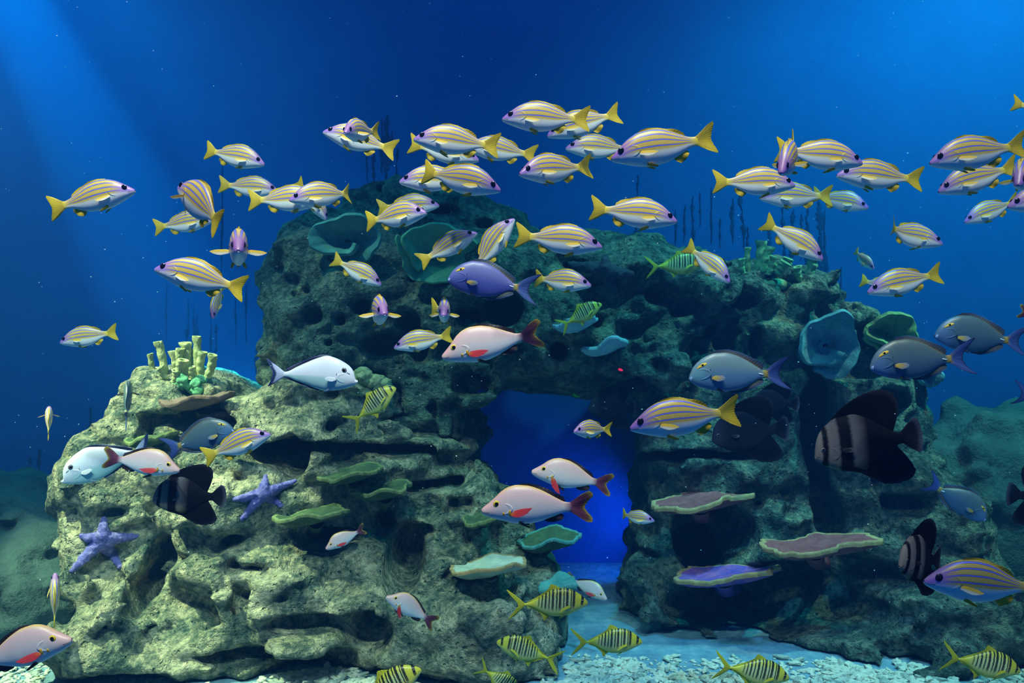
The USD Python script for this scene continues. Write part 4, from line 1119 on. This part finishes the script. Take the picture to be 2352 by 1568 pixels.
UNIC = species('unicornfish', 'fish', 0.36,
    [(0, .010), (.03, .026), (.05, .090), (.1, .160), (.18, .212), (.3, .256), (.38, .270), (.5, .232), (.62, .172), (.74, .102), (.84, .042), (.9, .030)],
    [(0, -.018), (.05, -.050), (.12, -.085), (.25, -.128), (.38, -.142), (.5, -.124), (.62, -.088), (.75, -.052), (.84, -.026), (.9, -.026)],
    [(0, .012), (.03, .026), (.1, .050), (.25, .068), (.42, .066), (.6, .046), (.76, .022), (.9, .010)], 0.88,
    [('top', 'dorsal_fin', 'unicorn_dark_fin', (.34, .84, [(.36, .274), (.44, .280), (.56, .236), (.68, .172), (.80, .106), (.86, .062)], 24, .0)),
     ('bottom', 'anal_fin', 'unicorn_dark_fin', (.42, .83, [(.46, -.150), (.58, -.124), (.70, -.086), (.80, -.056), (.86, -.034)], 20, .0)),
     ('tail', 'tail_fin', 'unicorn_tail', (.865, [(.90, .050), (1.0, .120), (1.10, .180), (1.06, .100), (1.01, .035), (1.0, .0), (1.01, -.035), (1.03, -.100), (1.06, -.165), (.97, -.105), (.90, -.045)], 28, .0)),
     ('pelvic', 'pelvic_fin', 'unicorn_pectoral', (.30, .025, [(.02, .014), (.09, .0), (.08, -.012), (.02, -.014)])),
     ('pectoral', 'pectoral_fin', 'unicorn_pectoral', (.245, .38, .035, [(.03, .026), (.10, .040), (.135, .022), (.10, -.012), (.05, -.030), (.02, -.020)]))],
    (.165, .72, .032, 'eye_grey_iris', .55), 'unicorn_skin', ('unicorn_gill', (.10, .235, .22, .62, .004)),
    [('eye_groove', 'gill_slit', (.085, .135, .655, .690, .002)), ('gill_slit', 'gill_slit', (.238, .247, .25, .58, .002))])
BATF = species('batfish', 'fish', 0.36,
    [(0, .0), (.02, .070), (.05, .150), (.1, .225), (.18, .285), (.28, .330), (.42, .330), (.55, .275), (.66, .185), (.75, .105), (.82, .068), (.9, .062)],
    [(0, -.014), (.03, -.046), (.08, -.088), (.16, -.138), (.28, -.192), (.42, -.212), (.55, -.180), (.66, -.118), (.75, -.065), (.82, -.048), (.9, -.05)],
    [(0, .010), (.03, .030), (.1, .052), (.22, .072), (.4, .072), (.58, .050), (.72, .026), (.9, .012)], 0.86,
    [('top', 'dorsal_fin', 'batfish_fin', (.22, .78, [(.24, .330), (.33, .405), (.46, .458), (.58, .490), (.70, .500), (.78, .490), (.84, .450), (.875, .390), (.875, .300), (.84, .200), (.79, .100)], 30, .012)),
     ('bottom', 'anal_fin', 'batfish_fin', (.38, .79, [(.40, -.235), (.48, -.300), (.60, -.385), (.72, -.410), (.84, -.395), (.91, -.330), (.88, -.230), (.82, -.110), (.785, -.058)], 26, .012)),
     ('tail', 'tail_fin', 'batfish_tail', (.845, [(.88, .090), (.93, .135), (.985, .178), (1.03, .150), (1.045, .080), (1.05, .0), (1.035, -.080), (1.01, -.150), (.975, -.165), (.92, -.120), (.88, -.080)], 26, .012)),
     ('pelvic', 'pelvic_fin', 'batfish_fin', (.30, .04, [(.03, .028), (.14, .020), (.20, -.006), (.12, -.020), (.02, -.022)])),
     ('pectoral', 'pectoral_fin', 'batfish_tail', (.245, .42, .03, [(.03, .022), (.09, .028), (.115, .01), (.08, -.018), (.02, -.018)]))],
    (.085, .53, .019, 'eye_grey_iris', .7), 'batfish_skin', ('batfish_gill', (.13, .205, .20, .52, .004)))

SNG = 'blue-striped yellow snappers of the school'
GROUPS = {'snapper': SNG, 'trevally': 'golden striped trevallies', 'paddletail': 'pale pink paddletail snappers', 'surgeonfish': 'grey-blue surgeonfish', 'unicornfish': 'white unicornfish', 'batfish': 'black banded batfish'}


def swim(sp, label, a, b, psi=0.0, L=None, Y=None, bend=0.0, roll=0.0, **kw):
    """snout at pixel a, tail fork at pixel b, head turned psi degrees towards the camera; bend > 0: the tail swings towards the camera"""
    L = L or sp.L
    if Y is None:
        lo, hi = 0.3, 12.0
        for _ in range(50):
            Y = (lo + hi) / 2
            dy = L * math.sin(math.radians(psi)) / 2
            lo, hi = (Y, hi) if np.linalg.norm(P(a[0], a[1], Y - dy) - P(b[0], b[1], Y + dy)) < L else (lo, Y)
    dy = L * math.sin(math.radians(psi)) / 2
    A, B = P(a[0], a[1], Y - dy), P(b[0], b[1], Y + dy)
    F = A - B
    n = np.linalg.norm(F); F /= n
    face(sp, label, F, (A + B) / 2, n, bend * (1 if F[0] < 0 else -1), roll, **kw)


def face(sp, label, F, C, length, bend=0.0, roll=0.0, **kw):
    F = np.asarray(F, float) / np.linalg.norm(F)
    U = np.array([0, 0, 1.0]); U -= F * (U @ F); U /= np.linalg.norm(U)
    Lf = np.cross(U, F)
    r = math.radians(roll)
    U = U * math.cos(r) + Lf * math.sin(r)
    build_fish(sp, label, GROUPS[sp.name], F, U, C, length, bend, **kw)


def head_on(sp, label, c, Y, yaw, pitch=0.0, L=None, **kw):
    """yaw 0 looks into the camera, 90 swims to the picture's right, 180 swims away"""
    y, p = math.radians(yaw), math.radians(pitch)
    face(sp, label, (math.sin(y) * math.cos(p), -math.cos(y) * math.cos(p), math.sin(p)), P(c[0], c[1], Y), L or sp.L, **kw)


S = SNAP
swim(S, 'bright yellow snapper swimming right, alone at the far left of the school', (311, 438), (121, 478), spread=(8, 8))
swim(S, 'brown-backed snapper climbing away to the left, both pectoral fins spread', (412, 430), (500, 512), psi=-40, L=.22, bend=10, spread=(70, 70), roll=-10)
swim(S, 'yellow snapper swimming right, partly hidden under the climbing brown-backed snapper', (490, 506), (359, 522))
swim(S, 'dusky yellow snapper swimming right, uppermost at left, with pink snout', (608, 378), (477, 346), psi=10, bend=-6)
swim(S, 'shaded snapper behind others, yellow tail at left, head hidden by the next snapper', (640, 440), (508, 424), L=.25, bend=4)
swim(S, 'yellow snapper swimming right, its head hidden behind a left-facing snapper', (742, 462), (577, 460), L=.27)
swim(S, 'plump yellow snapper facing left with tail fin seen edge-on', (664, 460), (801, 446), psi=36, L=.232, bend=-42, spread=(28, 20))
swim(S, 'snapper almost hidden behind two others, only tail tip and blue snout showing', (750, 505), (684, 418), L=.25, psi=-20, Y=3.7)
swim(S, 'yellow snapper facing right with large dark eye, overlapping the head of another', (980, 489), (846, 508), psi=28, L=.245)
swim(S, 'snapper swimming right behind a larger-eyed one, only its head visible', (1009, 472), (872, 478), L=.27)
swim(S, 'pale snapper facing left with a smaller one in front of its back', (742, 303), (903, 344), L=.26)
swim(S, 'hump-backed snapper turning to face front-left, left pectoral fin pointing out', (792, 305), (868, 302), psi=55, L=.22, Y=2.75, bend=16, spread=(66, 40))
swim(S, 'large yellow snapper facing left, topmost of the left-centre cluster', (950, 320), (1139, 335), bend=6, spread=(30, 10))
swim(S, 'slender snapper swimming right just below the large left-facing one', (1100, 369), (946, 331), L=.25, bend=8)
swim(S, 'yellow snapper facing left, front half hidden by the tail of another', (1070, 338), (1226, 356), L=.26)
swim(S, 'snapper facing left, its rear hidden by the snapper with a shadow bar', (917, 418), (1085, 412), L=.25)
swim(S, 'big yellow snapper facing right with tail swung up edge-on', (1150, 438), (978, 396), psi=14, L=.225, bend=-20, roll=-4)
swim(S, 'brown-gold snapper facing left, highest of the whole school', (1153, 274), (1346, 274), bend=4)
swim(S, 'pale snapper behind the highest one, tail raised at upper right', (1257, 313), (1418, 262), L=.26, bend=-8)
swim(S, 'snapper facing left, its tail hidden behind the large gold-brown snapper', (1299, 341), (1452, 342), L=.27)
swim(S, 'large gold-brown snapper facing left with tail raised, right of centre top', (1404, 366), (1633, 318), bend=6, spread=(24, 10))
swim(S, 'round yellow snapper facing left, below the pair at upper centre', (1193, 400), (1352, 383), psi=28, L=.245, bend=6, spread=(40, 20))
swim(S, 'snapper facing right with shaded purple head, alone right of centre', (1555, 509), (1364, 479))
swim(S, 'snapper facing right with purple head, just above the rock ridge', (1383, 568), (1192, 541))
swim(S, 'small snapper slanting up to the right in front of the green sponge', (1096, 535), (968, 599), L=.24, bend=10)
swim(S, 'white-bellied snapper rising steeply, its tail over the blue surgeonfish', (1181, 502), (1088, 622), L=.25, bend=14)
swim(S, 'yellow snapper slanting down right above the front-facing one', (876, 655), (768, 597), L=.24)
head_on(S, 'snapper facing the viewer with yellow-edged pectoral fins spread, over pitted rock', (881, 718), 2.5, 10, -4, L=.23, bend=22, spread=(78, 78), droop=10)
head_on(S, 'small snapper facing the viewer beside a black hole in the rock', (1006, 716), 3.3, 14, -8, L=.25, bend=-30, spread=(55, 55))
swim(S, 'slim snapper facing left, tail behind the dark-pink paddletail', (905, 799), (1033, 770), L=.25, bend=-8)
head_on(S, 'pale snapper facing the viewer with thin pectoral fins stretched out, at left', (548, 575), 2.15, 17, -6, L=.25, spread=(84, 84), droop=4)
swim(S, 'bright snapper facing left with pink snout, lowest of the left cluster', (355, 618), (555, 662), bend=4, spread=(16, 10))
head_on(S, 'tiny pale greenish snapper diving, below the bright left-facing snapper', (502, 692), 4.5, -18, -62, L=.2, bend=12)
swim(S, 'yellow snapper with pink face and big eye, facing right over the arch', (1358, 656), (1233, 640), psi=26, L=.245, bend=-26)
swim(S, 'snapper diving to the right with violet head, over the dark starfish', (1676, 649), (1579, 567), psi=22, L=.24, bend=8)
swim(S, 'snapper diving right with violet head, in front of dark wall streaks', (1890, 597), (1759, 512), psi=12, L=.25, bend=8)
swim(S, 'yellow snapper facing right, its cheek behind a front-facing snapper', (1826, 426), (1645, 418), L=.25)
head_on(S, 'upright snapper facing front with violet snout, between two others', (1808, 362), 2.35, -26, -30, L=.235, bend=-14, spread=(40, 40))
swim(S, 'dark-headed snapper facing right, behind the upright front-facing one', (1981, 376), (1790, 345), L=.25)
swim(S, 'greenish snapper facing left with its head behind the dark-headed snapper', (1921, 403), (2111, 412), L=.27)
swim(S, 'shaded snapper facing left, low behind the yellow one, tail hidden', (1745, 455), (1905, 450), L=.29)
swim(S, 'snapper facing right with pink face and pelvic fins hanging, right cluster', (1995, 478), (1870, 448), psi=28, L=.25, bend=12, pelvic=40)
swim(S, 'dull brown snapper facing right with edge-on tail, beside the blue wall', (2165, 561), (2050, 520), psi=-18, L=.24, bend=52, pelvic=35, spread=(34, 30))
swim(S, 'very small pink-headed snapper facing down right in open water', (2008, 618), (1966, 577), psi=42, L=.2, bend=-30)
swim(S, 'striped snapper facing right in front of another with raised tail', (2083, 671), (1980, 645), psi=26, L=.2, bend=-44)
swim(S, 'green-tailed snapper facing left, half hidden behind a right-facing one', (1992, 672), (2156, 629), L=.28)
swim(S, 'large snapper facing left at the right side, topmost there', (2135, 376), (2348, 334), bend=4)
swim(S, 'snapper facing left under the largest one at the right edge', (2155, 441), (2330, 384), L=.25)
head_on(S, 'front-facing snapper with spread fin, cut by the right picture edge', (2349, 402), 2.5, -36, -22, L=.24, spread=(60, 60))
swim(S, 'dark olive snapper slanting down left near the right edge', (2215, 511), (2335, 462), L=.24)
swim(S, 'blue-headed snapper whose body leaves the frame at right', (2314, 476), (2500, 440), L=.25)
swim(S, 'tiny round snapper facing left inside the blue archway', (1318, 991), (1401, 986), psi=38, L=.17, bend=10, spread=(30, 20))
swim(S, 'vivid yellow snapper facing left with tail over the dark batfish', (1447, 984), (1687, 945), bend=4, spread=(28, 10))
swim(S, 'small greenish snapper facing right at the archway edge, tail edge-on', (1503, 1196), (1432, 1180), psi=40, L=.17, bend=-38, pelvic=35)
swim(S, 'big purple-faced snapper leaving the frame at lower right', (2122, 1335), (2392, 1352), L=.26)
swim(S, 'solitary teal-tinted snapper facing left, low at the far left', (138, 787), (264, 763), L=.25)
swim(S, 'yellow snapper slanting up right above the left batfish', (622, 997), (474, 1048), L=.25, bend=4)
head_on(S, 'thin snapper seen from above and behind, beside the pale rock edge', (126, 1376), 4.5, 206, 62, L=.27)
head_on(S, 'distant pale snapper seen from behind with fins out, at left', (112, 966), 4.9, 206, 42, L=.22, spread=(72, 72))
swim(S, 'pale snapper with only its tail tip inside the right frame edge', (2455, 272), (2330, 237), L=.2)

T = TREV
swim(T, 'striped yellow trevally rising to the right over the cream rock', (909, 890), (822, 960), bend=-4, L=.25)
swim(T, 'dark-barred yellow trevally facing right in front of the passage', (1350, 1384), (1200, 1388))
swim(T, 'yellow barred trevally facing right, lower right of the passage floor', (1475, 1474), (1342, 1474))
swim(T, 'yellow barred trevally facing left and down, tail low at right', (1141, 1474), (1262, 1512))
swim(T, 'large pale barred trevally nosing up from the bottom edge', (967, 1536), (830, 1620))
swim(T, 'small barred trevally at the bottom edge, head below the frame', (1195, 1592), (1115, 1540), L=.24, Y=4.35)
swim(T, 'barred trevally over blue sand, cut by the bottom edge', (1812, 1558), (1672, 1532))
swim(T, 'barred trevally facing right in the bottom right corner', (2343, 1542), (2196, 1512))
swim(T, 'dim barred trevally over the dark rock beside the dark starfish', (1620, 604), (1508, 612), L=.28, Y=5.3)
swim(T, 'dim barred trevally slanting up over the pale blue plate', (1382, 698), (1302, 742), L=.24, Y=5.3)

D = PADD
swim(D, 'dark-shaded pink paddletail facing left with black tail, above the arch', (1015, 820), (1228, 768), spread=(26, 14))
swim(D, 'largest paddletail facing left with red pectoral fin, in front of the archway', (1106, 1172), (1342, 1164), spread=(24, 10), droop=-8)
swim(D, 'paddletail facing left inside the archway, orange fin hanging down', (1221, 1082), (1392, 1112), droop=62, spread=(30, 20))
swim(D, 'paddletail facing right in front of the white unicornfish', (413, 1080), (250, 1052), spread=(14, 22))
swim(D, 'paddletail at the lower left corner, tail outside the frame', (166, 1468), (-62, 1528), spread=(20, 20))
swim(D, 'small pale paddletail facing left between the plate corals', (748, 1260), (832, 1216), psi=24, bend=-12, L=.21, Y=4.55)
swim(D, 'shaded paddletail with orange head drifting over the low rock', (887, 1370), (992, 1428), psi=12, bend=22, droop=60, L=.26)
swim(D, 'teal-tinted paddletail facing right in the passage behind the trevally', (1394, 1376), (1308, 1330), psi=28, bend=8, L=.26)
swim(D, 'reddish paddletail leaving the frame at right, only its tail in view', (2452, 752), (2348, 716), L=.2)

A = SURG
swim(A, 'violet-blue surgeonfish facing left below the steep-rising snapper', (1028, 642), (1213, 664), bend=4, skin='surgeon_violet_skin')
swim(A, 'pale blue surgeonfish facing left over the right rock', (1582, 870), (1790, 858), skin='surgeon_pale_skin')
swim(A, 'grey surgeonfish facing left with yellow tail base, in front of another', (1998, 845), (2212, 822))
swim(A, 'grey surgeonfish facing left behind its twin at the right edge', (2146, 772), (2340, 784), L=.33)
swim(A, 'dark surgeonfish facing right under the pink plate corals', (539, 988), (392, 1030), L=.3, bend=-8)
swim(A, 'teal-grey surgeonfish swimming down right over the far green mound', (2264, 1195), (2140, 1112), psi=10, L=.33, Y=4.6, bend=10)
head_on(A, 'dark surgeonfish seen from behind with fins out, left slope', (293, 922), 4.75, 200, 34, L=.3, spread=(70, 70))
swim(A, 'surgeonfish leaving the frame at right, its tail over the far mound', (2485, 940), (2345, 905), L=.3)

N = UNIC
swim(N, 'white unicornfish facing right with black-edged tail, centre left', (822, 876), (628, 858), bend=4, L=.29)
swim(N, 'white unicornfish facing left behind the paddletail at left', (141, 1106), (336, 1030), psi=12, L=.42, bend=8)

B = BATF
swim(B, 'large black batfish with pale head bands, right of the passage', (1871, 1052), (2108, 998))
swim(B, 'all-black batfish facing left behind the vivid yellow snapper', (1635, 1012), (1806, 984), L=.38, skin='batfish_dark_skin')
swim(B, 'black batfish with grey bands in front of the left reef mound', (350, 1150), (512, 1140), psi=8, L=.29)
swim(B, 'narrow dark batfish turned half away, above the lower right snapper', (2066, 1300), (2158, 1284), psi=40, L=.25)
swim(B, 'black batfish almost lost in the dark top corner of the archway', (1352, 940), (1456, 938), psi=20, L=.32, skin='batfish_dark_skin')
swim(B, 'shadowy batfish behind the all-black one, tail near the right rock cleft', (1725, 930), (1832, 928), L=.33, Y=4.9, skin='batfish_dark_skin')
swim(B, 'black batfish cut by the right picture edge over the far mound', (2480, 1160), (2318, 1134), L=.33, skin='batfish_dark_skin')
